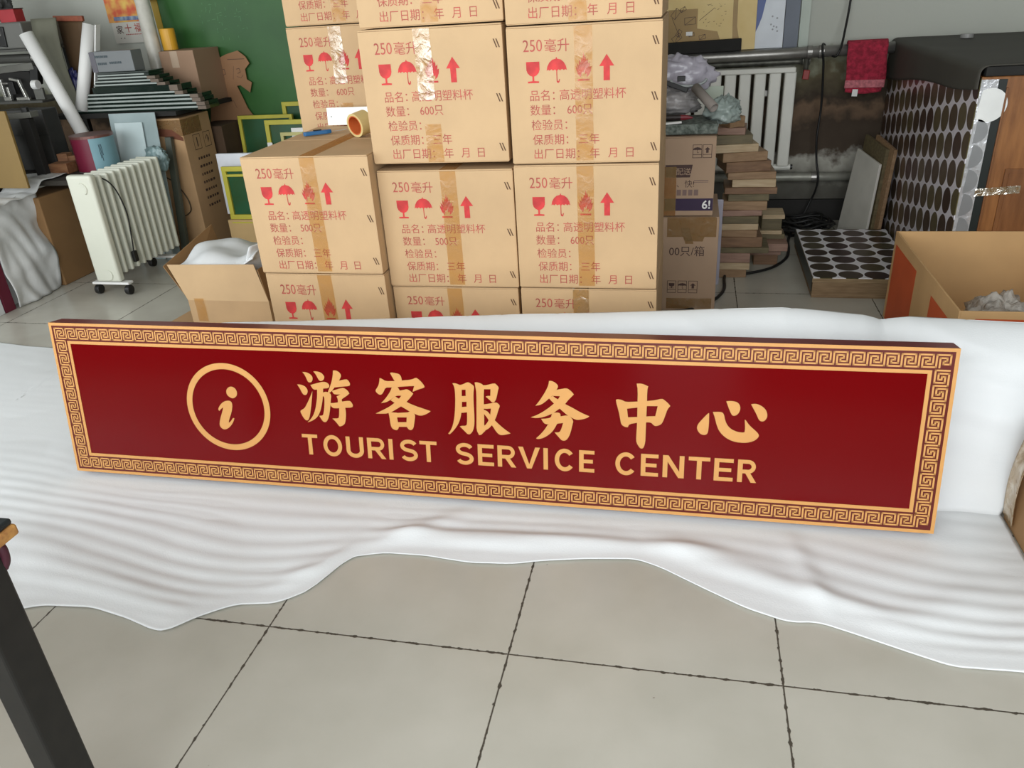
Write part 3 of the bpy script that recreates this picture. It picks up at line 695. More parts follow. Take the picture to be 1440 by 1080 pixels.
# ------------------------------------------------------------------ open carton with foam scraps, left of the columns
t = thing('open_carton', 'open plain cardboard box stuffed with white foam, flaps folded out, left of the cup cartons', 'cardboard box', (-2.30, 3.10, 0.0))
m = MB(); W_, D_, H_, T_ = 0.42, 0.40, 0.135, 0.004
m.box(0, W_, 0, T_, 0, H_).box(0, W_, D_-T_, D_, 0, H_).box(0, T_, T_, D_-T_, 0, H_).box(W_-T_, W_, T_, D_-T_, 0, H_).box(T_, W_-T_, T_, D_-T_, 0, 0.004)
m.build('carton', kraft_dull, t)
m = MB(); m.hexa([(0,0,H_),(W_,0,H_),(W_,0.004,H_),(0,0.004,H_),(-0.072,0.01,H_+0.17),(W_-0.045,0.01,H_+0.175),(W_-0.045,0.014,H_+0.175),(-0.072,0.014,H_+0.17)]); m.build('flap', kraft, t)
m = MB(); m.hexa([(0,0.004,H_),(0.004,0.004,H_),(0.004,D_,H_),(0,D_,H_),(-0.10,0.015,H_+0.16),(-0.096,0.015,H_+0.16),(-0.085,D_+0.05,H_+0.24),(-0.089,D_+0.05,H_+0.24)]); m.build('flap', kraft_brown, t)
m = MB(); m.hexa([(0,0.0,0.0),(0.004,0.0,0.004),(0.004,0.22,0.004),(0,0.22,0.0),(-0.12,-0.01,0.02),(-0.12,-0.01,0.024),(-0.10,0.20,0.024),(-0.10,0.20,0.02)]); m.build('flap', kraft_dull, t)
m = MB(); m.hexa([(W_-0.004,0.004,H_),(W_,0.004,H_),(W_,D_,H_),(W_-0.004,D_,H_),(W_-0.034,0.012,H_+0.15),(W_-0.03,0.012,H_+0.15),(W_-0.01,D_,H_+0.15),(W_-0.014,D_,H_+0.15)]); m.build('flap', kraft_brown, t)
m = MB(); tape_strip(m, 0.06, 0.05, 0.03, H_+0.01, 0.1, H_, y0=-0.003, top=False, seed=9); m.build('packing_tape', clear_tape, t, smooth=True)
def foam_fn(u, v):
    x = -2.335 + 0.40*u; y = 3.13 + 0.40*v
    z = 0.29 + 0.055*math.sin(v*math.pi)*(0.6+0.4*math.sin(u*7)) + 0.03*noise.noise(Vector((u*3, v*3, 2))) + 0.04*sstep(0.7, 1.0, u)*(1-v)
    return (x, y, z)
f1 = MB().grid(40, 40, foam_fn).build('foam_scrap', foam_mat, smooth=True, solid=0.006)
tag(f1, 'crumpled white foam sheet filling the open cardboard box', 'foam sheet')
f2 = MB().grid(40, 16, lambda u, v: (-2.02 + 0.07*math.sin(u*math.pi) + 0.10*v, 3.13 + 0.24*v + 0.04*u, 0.14 + 0.24*math.sin(u*math.pi)**0.7)).build('foam_scrap', foam_mat, smooth=True, solid=0.008)
tag(f2, 'white foam strip bent into an arch in the open cardboard box, against the cup cartons', 'foam sheet')



# ------------------------------------------------------------------ two shipping cartons beside the columns
pale_kraft = mat('pale_kraft', (166, 140, 116), 0.75, var=0.05)
purple_ink = mat('purple_ink', (44, 24, 58), 0.6); grey_print = mat('grey_print', (120, 98, 92), 0.7)
t = thing('shipping_carton', 'cardboard carton with taped top and three small marks, standing on the floor', 'cardboard box', (-0.30, 3.44, 0.0))
W1, H1 = 0.435, 0.435
m = MB(); carton_body(m, W1, 0.42, H1); m.build('carton', pale_kraft, t, bevel=0.003)
a = MB(); put_text(a, '00只/箱', 0.225, 0.262, 0.05, -0.0006, sx=0.95)
def pict(mb, x0, z0, w, h, poly):
    y = -0.0006; b = 0.0022
    for r in ((x0,x0+w,z0,z0+b),(x0,x0+w,z0+h-b,z0+h),(x0,x0+b,z0,z0+h),(x0+w-b,x0+w,z0,z0+h),(x0,x0+w,z0+h*0.24,z0+h*0.24+b)):
        mb.poly([(r[0],y,r[2]),(r[1],y,r[2]),(r[1],y,r[3]),(r[0],y,r[3])])
    if poly is not None:
        symbol(mb, poly, x0+w/2, z0+h*0.38, h*0.42, y-0.0001)
for k, P in enumerate((GLASS, UMB, ARROW)): pict(a, 0.222+0.047*k, 0.085, 0.04, 0.058, P)
a.build('printed_marks', dark_ink, t)
m = MB(); m.grid(30, 12, lambda u, v: (0.215+0.21*u, -0.001-0.0012*abs(noise.noise(Vector((u*9, v*5, 2)))), 0.345+0.088*v - 0.02*(1 if 0.35 < u < 0.75 else 0)*(1-v)))
m.grid(14, 20, lambda u, v: (0.275+0.035*u+0.02*(1-v), -0.0025, 0.315+0.07*v)); m.grid(20, 6, lambda u, v: (0.22+0.20*u, -0.0015, 0.01+0.05*v))
m.build('packing_tape', tape_mat('brown_tape', (196, 164, 118), gloss=0.08, bump=0.2), t, smooth=True)
t = thing('shipping_carton', 'printed carton with a purple band, standing on the taped carton', 'cardboard box', (-0.315, 3.45, 0.4365))
W2, H2 = 0.42, 0.335
m = MB(); carton_body(m, W2, 0.40, H2); m.build('carton', pale_kraft, t, bevel=0.003)
a = MB(); pict(a, 0.325, 0.245, 0.038, 0.055, UMB); pict(a, 0.366, 0.245, 0.038, 0.055, ARROW)
put_text(a, '、快!', 0.262, 0.125, 0.034, -0.0006); a.build('printed_marks', dark_ink, t)
a = MB(); a.prism([(0.215,-0.0003,0.165),(0.318,-0.0003,0.165),(0.328,-0.0003,0.218),(0.215,-0.0003,0.218)], (0,-0.0003,0)); a.build('print_panel', dark_ink, t)
a = MB(); put_text(a, '配送', 0.258, 0.178, 0.032, -0.0009); a.build('pale_lettering', pale_kraft, t)
a = MB(); a.box(0.215, W2-0.001, -0.0006, -0.0002, 0.022, 0.075); a.build('purple_band', purple_ink, t)
a = MB(); put_text(a, '6!', 0.372, 0.031, 0.05, -0.0009, offset=0.02); a.build('white_numeral', white, t)
a = MB(); a.box(0.10, 0.262, -0.0008, -0.0003, 0.0, 0.21); a.build('yellow_tape', tape_mat('yellow_tape', (226, 184, 40), gloss=0.04, bump=0.1), t)
a = MB(); 
for k in range(4): a.box(0.265+0.024*k, 0.283+0.024*k, -0.0006, -0.0002, 0.088, 0.113)
a.box(0.335, 0.395, -0.0006, -0.0002, 0.150, 0.153).box(0.335, 0.395, -0.0006, -0.0002, 0.143, 0.1455); a.build('faint_print', grey_print, t)
# things heaped on that carton (lid at 0.7715)
zt = 0.772
speck = mat('speckled_foam', (122, 130, 124), 0.9, rgb2=(70, 78, 72), scale=60)
tag(MB().obox((-0.07, 3.60, zt+0.022), (0.35, 0.26, 0.042), (0, 0, 0.03)).build('foam_slab', speck, bevel=0.006), 'speckled green grey foam slab lying on the printed carton', 'foam slab')
t = thing('screwdriver', 'dark handled tool with a red tip on the speckled foam slab', 'tool', (-0.05, 3.52, zt+0.058))
m = MB(); m.tube([(-0.12,0,0.006),(0.005,0,0.006)], [0.013,0.012], 10); m.build('handle', mat('dark_brown_plastic', (38, 26, 24), 0.5), t)
m = MB(); m.tube([(0.005,0,0.006),(0.03,0,0.006),(0.055,-0.004,0.005)], [0.012,0.010,0.003], 10); m.build('tip', mat('dull_red_plastic', (120, 34, 44), 0.5), t)
tag(MB().obox((-0.085, 3.485, zt+0.048), (0.09, 0.016, 0.008), (0, -0.06, 0.05)).build('white_strip', white, bevel=0.001), 'short white plastic strip in front of the red tipped tool', 'strip')
grey_film = mat('crumpled_grey_film', (150, 146, 146), 0.35, var=0.25, scale=18, bump=0.8, bscale=22)
def lump(name, c, rx, ry, rz, m, label, cat, seed, amp=0.25, n=64):
    def fn(u, v):
        th = 2*math.pi*u; ph = math.pi*(v-0.5)
        d = Vector((math.cos(ph)*math.cos(th), math.cos(ph)*math.sin(th), math.sin(ph)))
        k = 0.92 + amp*noise.noise(d*2.2 + Vector((seed, 0, 0))) + 1.1*amp*abs(noise.noise(d*4.5 + Vector((0, seed, 0)))) + 0.5*amp*abs(noise.noise(d*10 + Vector((0, 0, seed))))
        return (c[0]+rx*d.x*k, c[1]+ry*d.y*k, max(c[2]-rz*0.92, c[2]+rz*d.z*k))
    return tag(MB().grid(n, n//2, fn).build(name, m, smooth=True), label, cat)
lump('plastic_bag', (-0.10, 3.70, zt+0.043+0.056), 0.13, 0.09, 0.056, grey_film, 'crumpled grey plastic film heaped on the speckled foam slab', 'plastic bag', 2.0)
t = thing('rolled_paper', 'grey paper tube lying across the crumpled plastic film', 'paper tube', (0.055, 3.56, zt+0.12))
m = MB(); P0, P1 = Vector((-0.045, 0.06, 0.05)), Vector((0.035, -0.04, -0.022))
m.tube([P0, P1], 0.019, 14, cap=False); m.build('tube', mat('grey_paper', (140, 132, 126), 0.8), t, smooth=True, solid=0.002)
lump('plastic_bag', (-0.07, 3.80, zt+0.20), 0.15, 0.05, 0.085, mat('pale_violet_film', (176, 172, 184), 0.25, var=0.15, scale=12, bump=0.6, bscale=18), 'pale violet plastic bag standing behind the crumpled film', 'plastic bag', 7.0)
t = thing('goggles', 'clear goggles with a black strap clip hanging at the top of the plastic bags', 'goggles', (-0.02, 3.66, zt+0.20))
m = MB(); pts = [(0.075*math.cos(a), 0, 0.028*math.sin(a)) for a in [math.pi + math.pi*k/16 for k in range(17)]]
m.tube(pts, 0.006, 8); m.build('lens_frame', mat('smoky_plastic', (150, 156, 156), 0.2), t, smooth=True)
m = MB(); m.obox((-0.03, -0.008, 0.004), (0.034, 0.012, 0.022)); m.build('clip', black, t, bevel=0.002)
for k, (zz, rot, ln, lb) in enumerate(((0.175, 0.36, 0.115, 'thick black bar slanting across the pale violet plastic bag'), (0.118, 0.05, 0.11, 'black bar lying level under the slanting one'))):
    tag(MB().obox((-0.075, 3.655, zt+zz), (ln, 0.014, 0.020 if k == 0 else 0.013), (0, rot, 0)).build('black_bar', black, bevel=0.003), lb, 'bar', 'black bars among the plastic bags')
tag(MB().box(0.055, 0.135, 3.86, 3.866, zt+0.0005, zt+0.145).build('acrylic_sheet', mat('pale_green_acrylic', (196, 206, 192), 0.15, alpha=0.75), bevel=0.001), 'narrow pale green acrylic sheet standing in front of the white radiator', 'acrylic sheet')
lump('plastic_bag', (0.13, 3.60, zt+0.075), 0.07, 0.06, 0.055, mat('pale_teal_film', (140, 152, 148), 0.25, var=0.2, scale=14, bump=0.5, bscale=20), 'small pale teal plastic bag beside the paper tube', 'plastic bag', 11.0, amp=0.3)

# ------------------------------------------------------------------ pile of wood offcuts
woods = [wood('offcut_tan', (148, 120, 90), (130, 102, 74)), wood('offcut_pink', (150, 120, 104), (132, 102, 88)), wood('offcut_pale', (182, 162, 132), (166, 144, 112)), wood('offcut_olive', (106, 95, 68), (86, 77, 54)), wood('offcut_brown', (126, 96, 70), (106, 78, 56))]
# (centre x, width, thickness, depth, wood, yaw, centre y, what it looks like)
OFF = [
 (0.215, 0.15, 0.030, 0.16, 0, 0.05, 3.98, 'short tan block at the bottom of the offcut pile, front left'),
 (0.225, 0.17, 0.024, 0.17, 2, -0.04, 3.98, 'pale wood strip second from the floor at the left foot of the pile'),
 (0.23, 0.15, 0.034, 0.16, 1, 0.03, 3.98, 'thick pinkish block third from the floor at the left foot of the pile'),
 (0.27, 0.24, 0.020, 0.18, 3, 0.0, 3.99, 'olive plywood strip with a pale front edge in the lower left of the pile'),
 (0.26, 0.19, 0.036, 0.17, 4, 0.04, 3.99, 'dark brown block in the lower left of the pile'),
 (0.25, 0.17, 0.024, 0.17, 0, -0.06, 3.99, 'tan strip resting on the dark brown block'),
 (0.245, 0.17, 0.022, 0.17, 2, 0.05, 3.99, 'pale strip above the lower tan strip'),
 (0.255, 0.16, 0.026, 0.17, 3, -0.03, 3.99, 'olive block halfway up the pile'),
 (0.25, 0.18, 0.020, 0.17, 1, 0.08, 3.99, 'thin pinkish board halfway up the pile'),
 (0.27, 0.20, 0.030, 0.18, 0, -0.05, 4.0, 'tan board in the middle of the pile, pushed right'),
 (0.28, 0.18, 0.024, 0.18, 3, 0.03, 4.0, 'olive board above the pushed out tan board'),
 (0.29, 0.23, 0.022, 0.19, 4, 0.0, 4.0, 'brown board sticking out to the right in the upper pile'),
 (0.305, 0.19, 0.026, 0.18, 2, -0.03, 4.0, 'pale board with a bright front edge in the upper pile'),
 (0.285, 0.21, 0.024, 0.18, 0, 0.06, 4.0, 'tan board lying askew on the bright edged board'),
 (0.255, 0.20, 0.034, 0.18, 4, 0.20, 4.0, 'dark block turned askew near the top of the pile'),
 (0.235, 0.20, 0.030, 0.18, 0, 0.22, 4.0, 'slanting tan board near the top of the pile'),
 (0.20, 0.19, 0.026, 0.17, 2, 0.16, 3.99, 'pale slanting board third from the top of the pile'),
 (0.185, 0.17, 0.030, 0.17, 3, 0.10, 3.99, 'olive block second from the top of the pile'),
 (0.19, 0.12, 0.022, 0.15, 1, -0.1, 3.98, 'small pinkish block with a pale edge just under the topmost one'),
 (0.185, 0.075, 0.034, 0.10, 0, 0.5, 3.96, 'little tan block lying on top of the offcut pile'),
]
z = 0.0
tot = sum(o[2] for o in OFF); kz = 0.775/tot
for cx_, w_, h_, d_, wi, rz, cy_, lb in OFF:
    h_ *= kz
    o = MB().obox((cx_, cy_, z + h_/2), (w_*1.05, d_, h_-0.0006), (0, 0, rz)).build('wood_offcut', woods[wi], bevel=0.002, seg=1)
    tag(o, lb, 'wood offcut', 'wood offcuts piled by the radiator'); z += h_
# second, lower heap to the right
z = 0.0
for cx_, w_, h_, d_, wi, rz, cy_, lb in [
 (0.405, 0.12, 0.055, 0.22, 4, 0.0, 4.22, 'dark block on the floor under the pink board, right side of the pile'),
 (0.40, 0.15, 0.032, 0.24, 1, 0.02, 4.22, 'pink grey board under the large pink board'),
 (0.418, 0.17, 0.040, 0.28, 1, 0.0, 4.20, 'large pink board low on the right of the offcut pile'),
 (0.43, 0.12, 0.026, 0.15, 3, 0.05, 4.22, 'olive offcut lying on the large pink board'),
 (0.425, 0.11, 0.020, 0.14, 2, -0.04, 4.21, 'pale strip lying on the olive offcut, right side of the pile'),
 (0.42, 0.10, 0.060, 0.14, 3, 0.06, 4.22, 'thick olive block on the right of the pile'),
 (0.43, 0.11, 0.022, 0.14, 2, 0.0, 4.21, 'pale strip topping the thick olive block')]:
    o = MB().obox((cx_, cy_, z + h_/2), (w_, d_, h_-0.0006), (0, 0, rz)).build('wood_offcut', woods[wi], bevel=0.002, seg=1)
    tag(o, lb, 'wood offcut', 'wood offcuts piled by the radiator'); z += h_
tag(MB().obox((0.14, 3.80, 0.21), (0.045, 0.012, 0.42), (0, 0, 0)).build('plastic_strip', mat('milky_plastic', (170, 168, 182), 0.3, alpha=0.9), bevel=0.002), 'milky upright plastic strip between the cartons and the wood offcuts', 'strip')

# ------------------------------------------------------------------ radiator and pipes on the back wall
rad_white = mat('radiator_enamel', (214, 214, 206), 0.4, var=0.03)
t = thing('radiator', 'white steel column radiator under the steel pipe on the back wall', 'radiator', (0.0, 4.80, 0.34))
for k in range(13):
    x = 0.52 - 0.0795*k
    m = MB(); m.box(x-0.031, x+0.031, -0.002, 0.06, 0.02, 0.53); m.build('column', rad_white, t, bevel=0.008)
m = MB(); m.box(-0.50, 0.545, -0.012, 0.07, 0.525, 0.553); m.build('top_header', rad_white, t, bevel=0.006)
m = MB(); m.tube([(-0.50, 0.03, 0.012), (0.565, 0.03, 0.012)], 0.018, 14); m.build('bottom_header', rad_white, t, smooth=False)
m = MB(); m.tube([(0.565, 0.03, 0.012), (0.578, 0.03, 0.012)], 0.014, 12); m.build('plug', black, t)
for x in (-0.35, 0.40):
    m = MB(); m.box(x-0.01, x+0.01, 0.06, 0.175, 0.40, 0.43); m.build('bracket', steel, t)
PX = [(-2.3, 4.86, 0.945), (-0.1, 4.86, 0.953), (0.35, 4.86, 0.957), (1.04, 4.86, 0.965)]
t = thing('heating_pipe', 'thick bare steel heating pipe running along the back wall above the radiator', 'pipe', (0, 0, 0))
m = MB(); m.tube(PX, 0.029, 18); m.build('pipe', steel, t, smooth=True)
for x in (0.60, 0.66):
    m = MB(); m.tube([(x, 4.86, 0.960), (x+0.025, 4.86, 0.960)], 0.034, 18); m.build('collar', steel, t)
for x in (-1.0, 0.98):
    m = MB(); m.box(x-0.012, x+0.012, 4.86, 5.0, 0.91, 0.935); m.build('bracket', steel, t)
t = thing('feed_pipe', 'thinner dirty pipe close under the thick heating pipe', 'pipe', (0, 0, 0))
m = MB(); m.tube([(-1.9, 4.90, 0.905), (0.56, 4.90, 0.913), (0.585, 4.90, 0.913)], 0.016, 12); m.build('pipe', mat('grimy_steel', (92, 92, 84), 0.5, metal=0.5, var=0.3, scale=25), t, smooth=True)
m = MB(); m.tube([(0.585, 4.90, 0.913), (0.625, 4.90, 0.913)], 0.022, 12).tube([(0.605, 4.87, 0.945), (0.605, 4.89, 0.86)], 0.014, 10); m.build('fitting', mat('grimy_steel', (92, 92, 84)), t)
m = MB(); m.obox((0.607, 4.865, 0.845), (0.034, 0.02, 0.05), (0, 0.1, 0)); m.build('valve_handle', mat('valve_red', (140, 44, 40), 0.5), t, bevel=0.004)
t = thing('return_pipe', 'lower heating pipe near the floor on the back wall', 'pipe', (0, 0, 0))
m = MB(); m.tube([(-1.5, 4.93, 0.275), (0.7, 4.93, 0.272), (1.04, 4.93, 0.271)], 0.026, 16); m.build('pipe', mat('painted_steel', (150, 150, 140), 0.45, metal=0.3, var=0.15, scale=14), t, smooth=True)
m = MB(); m.tube([(0.70, 4.93, 0.272), (0.73, 4.93, 0.272)], 0.032, 16); m.build('collar', steel, t)

# towel over the pipe
pink = mat('pink_towelling', (158, 38, 60), 0.95, var=0.3, scale=55, bump=0.6, bscale=120)
pink_pale = mat('pale_pink_band', (186, 110, 118), 0.95, var=0.25, scale=70, bump=0.4, bscale=120)
t = thing('towel', 'folded pink towel with a paler band hung over the steel pipe', 'towel', (0.80, 4.86, 0.0))
def towel_fn(z0, z1, yoff, x0, x1, ph, backside=False):
    def fn(u, v):
        # v 0 at the hem, 1 at the back over the pipe
        a = v
        x = x0 + (x1-x0)*u + 0.004*math.sin(v*6+ph)
        if a < 0.8:
            t_ = a/0.8; z = z0 + (0.962-z0)*t_; y = -0.036 - yoff + 0.006*math.sin(u*5+ph)*(1-t_)
        else:
            g = (a-0.8)/0.2*math.pi*0.9; z = 0.966 + (0.036+yoff)*math.sin(g); y = -(0.036+yoff)*math.cos(g)
        return (x, y, z)
    return fn
m = MB(); m.grid(14, 50, towel_fn(0.775, 0.97, 0.006, 0.005, 0.205, 0.3)); m.build('towel', pink, t, smooth=True, solid=0.005)
m = MB(); m.grid(14, 8, lambda u, v: (0.005+0.2*u+0.004*math.sin(0.3), -0.0465+0.006*math.sin(u*5+0.3), 0.772+0.04*v)); m.build('woven_band', pink_pale, t, smooth=True, solid=0.002)
m = MB(); m.grid(14, 16, lambda u, v: (0.012+0.185*u, -0.038+0.003*math.sin(u*4), 0.752 - 0.012*math.sin(u*3) + 0.14*v)); m.build('under_fold', pink, t, smooth=True, solid=0.005)
m = MB(); m.obox((0.062, -0.051, 0.748), (0.028, 0.002, 0.036), (0, 0.05, 0)); m.build('white_tag', white, t)

# boards standing on the pipe against the wall
brass = mat('brass_sheet', (192, 164, 98), 0.45, metal=0.1, rgb2=(210, 188, 130), scale=3)
brass_dark = mat('brass_brown', (146, 116, 60), 0.45, metal=0.1)  # darker brown tone for the patches on the gold board
t = thing('map_board', 'gold board printed with a black line map, leaning on the back wall above the radiator', 'map board', (-1.35, 4.905, 0.985), (-0.06, 0, 0))
m = MB(); m.box(0, 1.675, 0, 0.012, 0, 0.62); m.build('board', brass, t, bevel=0.001)
a = MB(); rnd = random.Random(5)
a.poly([(1.20,-.0006,0.02),(1.50,-.0006,0.02),(1.47,-.0006,0.10),(1.36,-.0006,0.12),(1.36,-.0006,0.22),(1.20,-.0006,0.22)]); a.poly([(1.555,-.0006,0.0),(1.60,-.0006,0.0),(1.575,-.0006,0.12),(1.57,-.0006,0.5),(1.545,-.0006,0.5),(1.55,-.0006,0.12)])
a.build('brown_patches', brass_dark, t)
a = MB()
def ln_(p, q, w=0.0022):
    p, q = Vector((p[0], -.0009, p[1])), Vector((q[0], -.0009, q[1])); n_ = (q-p).cross(Vector((0,1,0))).normalized()*w/2
    a.poly([p-n_, q-n_, q+n_, p+n_])
for (x, z_, sz, an) in ((1.25, .075, .05, .6), (1.26, .10, .035, 1.0), (1.39, .075, .035, .2), (1.32, .16, .06, .05), (1.24, .20, .05, .9), (1.28, .22, .03, .5), (1.33, .09, .03, .1), (1.10, .2, .06, .4), (1.0, .12, .05, .8)):
    c, s_ = math.cos(an), math.sin(an)
    q = [(x + sz*(c*i - s_*j*0.6), z_ + sz*(s_*i + c*j*0.6)) for i, j in ((-.5,-.5),(.5,-.5),(.5,.5),(-.5,.5))]
    for k in range(4): ln_(q[k], q[(k+1) % 4])
    ln_(q[0], q[2])
ln_((1.22,.18),(1.27,.07)); ln_((1.37,.16),(1.45,.22)); ln_((1.28,.055),(1.38,.055)); ln_((1.36,.05),(1.36,.02)); ln_((1.23,.02),(1.27,.022))
for k in range(26):
    x, z_ = 1.39+0.12*rnd.random(), 0.12+0.12*rnd.random(); ln_((x, z_), (x+0.012*rnd.random(), z_+0.006*rnd.random()))
a.build('map_lines', dark_ink, t)
a = MB(); a.box(1.30, 1.335, -.0014, -.0006, 0.085, 0.105); a.build('white_label', white, t)
t = thing('poster_board', 'white board with a blue curved corner beside the gold map board', 'poster board', (0.325, 4.92, 0.985), (-0.05, 0, 0))
m = MB(); m.box(0, 0.148, 0, 0.01, 0, 0.6); m.build('board', mat('pale_blue_white', (206, 212, 220), 0.4), t)
a = MB(); a.poly([(0,-.0006,.085),(.012,-.0006,.11),(.03,-.0006,.16),(.045,-.0006,.24),(.048,-.0006,.6),(0,-.0006,.6)]); a.build('blue_corner', mat('poster_blue', (24, 62, 138), 0.4), t)
a = MB()
for (x, z_) in ((.08,.12),(.095,.11),(.09,.095),(.11,.105),(.115,.085),(.085,.16),(.11,.15)): a.poly([(p[0], -.0006, p[2]) for p in disc_pts(x, z_, 0.005, n=10)])
a.build('grey_dots', mat('grey_dots', (150, 154, 160), 0.5), t)
tag(MB().obox((0.515, 4.95, 1.28), (0.075, 0.012, 0.6), (-0.04, 0, 0)).build('grey_board', mat('slate_grey_board', (96, 104, 118), 0.5)), 'narrow slate grey board next to the white and blue board', 'board')
tag(MB().obox((0.585, 4.965, 1.15), (0.05, 0.008, 0.34), (-0.03, 0, 0)).build('pale_board', mat('pale_green_board', (176, 186, 176), 0.5)), 'short pale strip of board beside the slate grey board', 'board')
tag(MB().obox((-0.06, 4.845, 1.013), (0.62, 0.05, 0.060), (0, -0.015, 0)).build('black_plank', black_matte, bevel=0.002), 'black plank lying on the steel pipe in front of the gold map board', 'plank')

# ------------------------------------------------------------------ cables
def bez(P, n=10):
    P = [Vector(p) for p in P]; out = []
    for i in range(len(P)-1):
        p0 = P[max(i-1,0)]; p1 = P[i]; p2 = P[i+1]; p3 = P[min(i+2,len(P)-1)]
        for k in range(n):
            t_ = k/n
            out.append(0.5*((2*p1) + (p2-p0)*t_ + (2*p0-5*p1+4*p2-p3)*t_*t_ + (3*p1-p0-3*p2+p3)*t_**3))
    out.append(P[-1]); return out
rubber = mat('black_rubber', (20, 20, 20), 0.5)
tag(MB().tube(bez([(0.83,4.97,2.2),(0.815,4.95,1.5),(0.803,4.93,1.20),(0.785,4.88,1.06),(0.772,4.84,1.0),(0.76,4.815,0.965),(0.74,4.82,0.935),(0.715,4.90,0.955),(0.69,4.90,0.992),(0.675,4.85,0.993),(0.675,4.815,0.96),(0.69,4.84,0.88),(0.71,4.90,0.67),(0.705,4.90,0.5),(0.72,4.91,0.36),(0.735,4.885,0.28),(0.73,4.90,0.2),(0.71,4.92,0.13),(0.66,4.88,0.03),(0.6,4.80,0.008),(0.56,4.66,0.008)])
    , 0.006, 8).build('power_cable', rubber, smooth=True), 'black cable looped over the steel pipe and hanging down the stained wall', 'cable')
tag(MB().tube(bez([(0.60,4.72,0.008),(0.558,4.522,0.008),(0.545,4.36,0.008),(0.517,4.2,0.008),(0.44,4.05,0.008),(0.34,3.964,0.008),(0.26,3.935,0.008),(0.206,3.935,0.008),(0.192,3.86,0.008),(0.187,3.717,0.008),(0.155,3.60,0.008),(0.108,3.522,0.008),(0.03,3.435,0.008),(-0.06,3.395,0.008),(-0.10,3.33,0.008)]), 0.0075, 8).build('floor_cable', rubber, smooth=True), 'black cable snaking across the floor past the taped carton', 'cable')
m = MB(); rnd = random.Random(3); P = []
for k in range(150):
    a_ = k*0.42; r_ = 0.10+0.05*math.sin(k*0.37)
    P.append((0.665 + r_*1.1*math.cos(a_), 4.70 + 0.10*math.sin(a_)*(1+0.3*math.sin(k*.2)), 0.012 + 0.075*(k/150) + 0.012*math.sin(k*1.3)))
m.tube(P, 0.008, 6)
tag(m.build('cable_coil', rubber, smooth=True), 'tangled coil of black cable on the floor behind the foil topped tray', 'cable')

# ------------------------------------------------------------------ foil topped tray on the floor
tray_wood = wood('tray_wood', (140, 116, 86), (118, 94, 66), stretch=(2, 2, 20))
t = thing('foil_tray', 'low wooden box topped with foil printed with dark round discs, lying on the floor', 'tray', (0.575, 3.635, 0.0), (0, 0, math.radians(-0.6)))
m = MB(); m.box(0, 0.455, 0, 0.80, 0, 0.074); m.build('frame', tray_wood, t, bevel=0.002)
m = MB(); m.box(-0.003, 0.458, -0.003, 0.803, 0.0745, 0.094); m.build('lid', wood('tray_lid_wood', (150, 128, 96), (126, 104, 74), stretch=(2,2,20)), t, bevel=0.002)
m = MB(); m.box(0.0, 0.455, 0.0, 0.8, 0.0943, 0.0975); m.build('disc_film', disc_film('disc_foil_flat', 0.112, 0, 1, zoff=(0.0, 0.01), gap=(240, 240, 244), disc=(66, 62, 44)), t)
m = MB(); m.box(-0.0045, -0.0032, 0.0, 0.8, 0.03, 0.0972); m.build('dark_side_wrap', mat('dark_green_wrap', (42, 50, 48), 0.35), t)

# ------------------------------------------------------------------ boards leaning on the wrapped block
def lean_board(name, q, th, m, label, cat, extra=None):
    a, b, c, d = [Vector(p) for p in q]      # bottom left, bottom right, top right, top left (seen from the front)
    nrm = (b-a).cross(d-a).normalized()      # towards the viewer
    o = MB().hexa([a, b, b - nrm*th, a - nrm*th, d, c, c - nrm*th, d - nrm*th]).build(name, m, bevel=0.0015, seg=1)
    return tag(o, label, cat)
lean_board('grey_board', ((0.850,4.76,0.0),(0.945,4.48,0.0),(0.975,4.50,0.425),(0.905,4.76,0.462)), 0.014, mat('grey_faced_board', (196, 194, 186), 0.55), 'light grey faced board leaning on the disc wrapped block', 'board')
lean_board('wooden_board', ((0.895,4.74,0.0),(0.972,4.49,0.0),(1.0,4.51,0.50),(0.945,4.80,0.53)), 0.02, woods[3], 'olive brown wooden panel behind the light grey board', 'board')
lean_board('wooden_board', ((0.945,4.68,0.0),(0.998,4.45,0.0),(1.028,4.46,0.505),(0.985,4.72,0.54)), 0.018, woods[0], 'tan wooden panel nearest the disc wrapped block', 'board')

# ------------------------------------------------------------------ the big block wrapped in disc foil
t = thing('wrapped_block', 'big stack of brown panels wrapped in dark disc printed foil under a black cover', 'wrapped stack', (1.055, 3.435, 0.0), (0, 0, 0))
door_wood = wood('panel_wood', (146, 96, 50), (122, 76, 36), rough=0.4, stretch=(8, 8, 1.2))
BX, BY, BZ = 0.66, 1.52, 0.962
m = MB(); m.box(0.004, BX, 0.004, BY, 0.0, BZ); m.build('panel_stack', door_wood, t, bevel=0.004)
m = MB(); m.box(0.0, 0.003, 0.0, BY+0.002, 0.05, BZ-0.005); m.build('disc_film', disc_film('disc_foil_upright', 0.112, 1, 2, stagger=0.18, zoff=(0.03, 0.02), gap=(226, 222, 230), disc=(84, 72, 52)), t)
foil = mat('silver_foil', (214, 216, 220), 0.22, metal=0.6, var=0.1, scale=12, bump=0.35, bscale=30)
m = MB(); m.box(0.003, 0.062, -0.002, 0.0035, 0.05, BZ-0.01); m.build('foil_edge', foil, t)
for k in range(9):
    zc = 0.08 + 0.095*k
    m = MB(); m.prism([(p[0], -0.0022, p[2]) for p in disc_pts(0.012 if k < 8 else 0.045, zc + 0.02, 0.046 if k < 8 else 0.062, n=28, a0=-math.pi/2 if k < 8 else -math.pi*0.72, a1=math.pi/2 if k < 8 else math.pi*0.72)], (0, -0.0012, 0))
    m.build('foil_disc', mat('grey_foil_disc', (150, 152, 154), 0.3, metal=0.5, var=0.1) if k < 8 else mat('white_foil_disc', (226, 228, 226), 0.35), t)
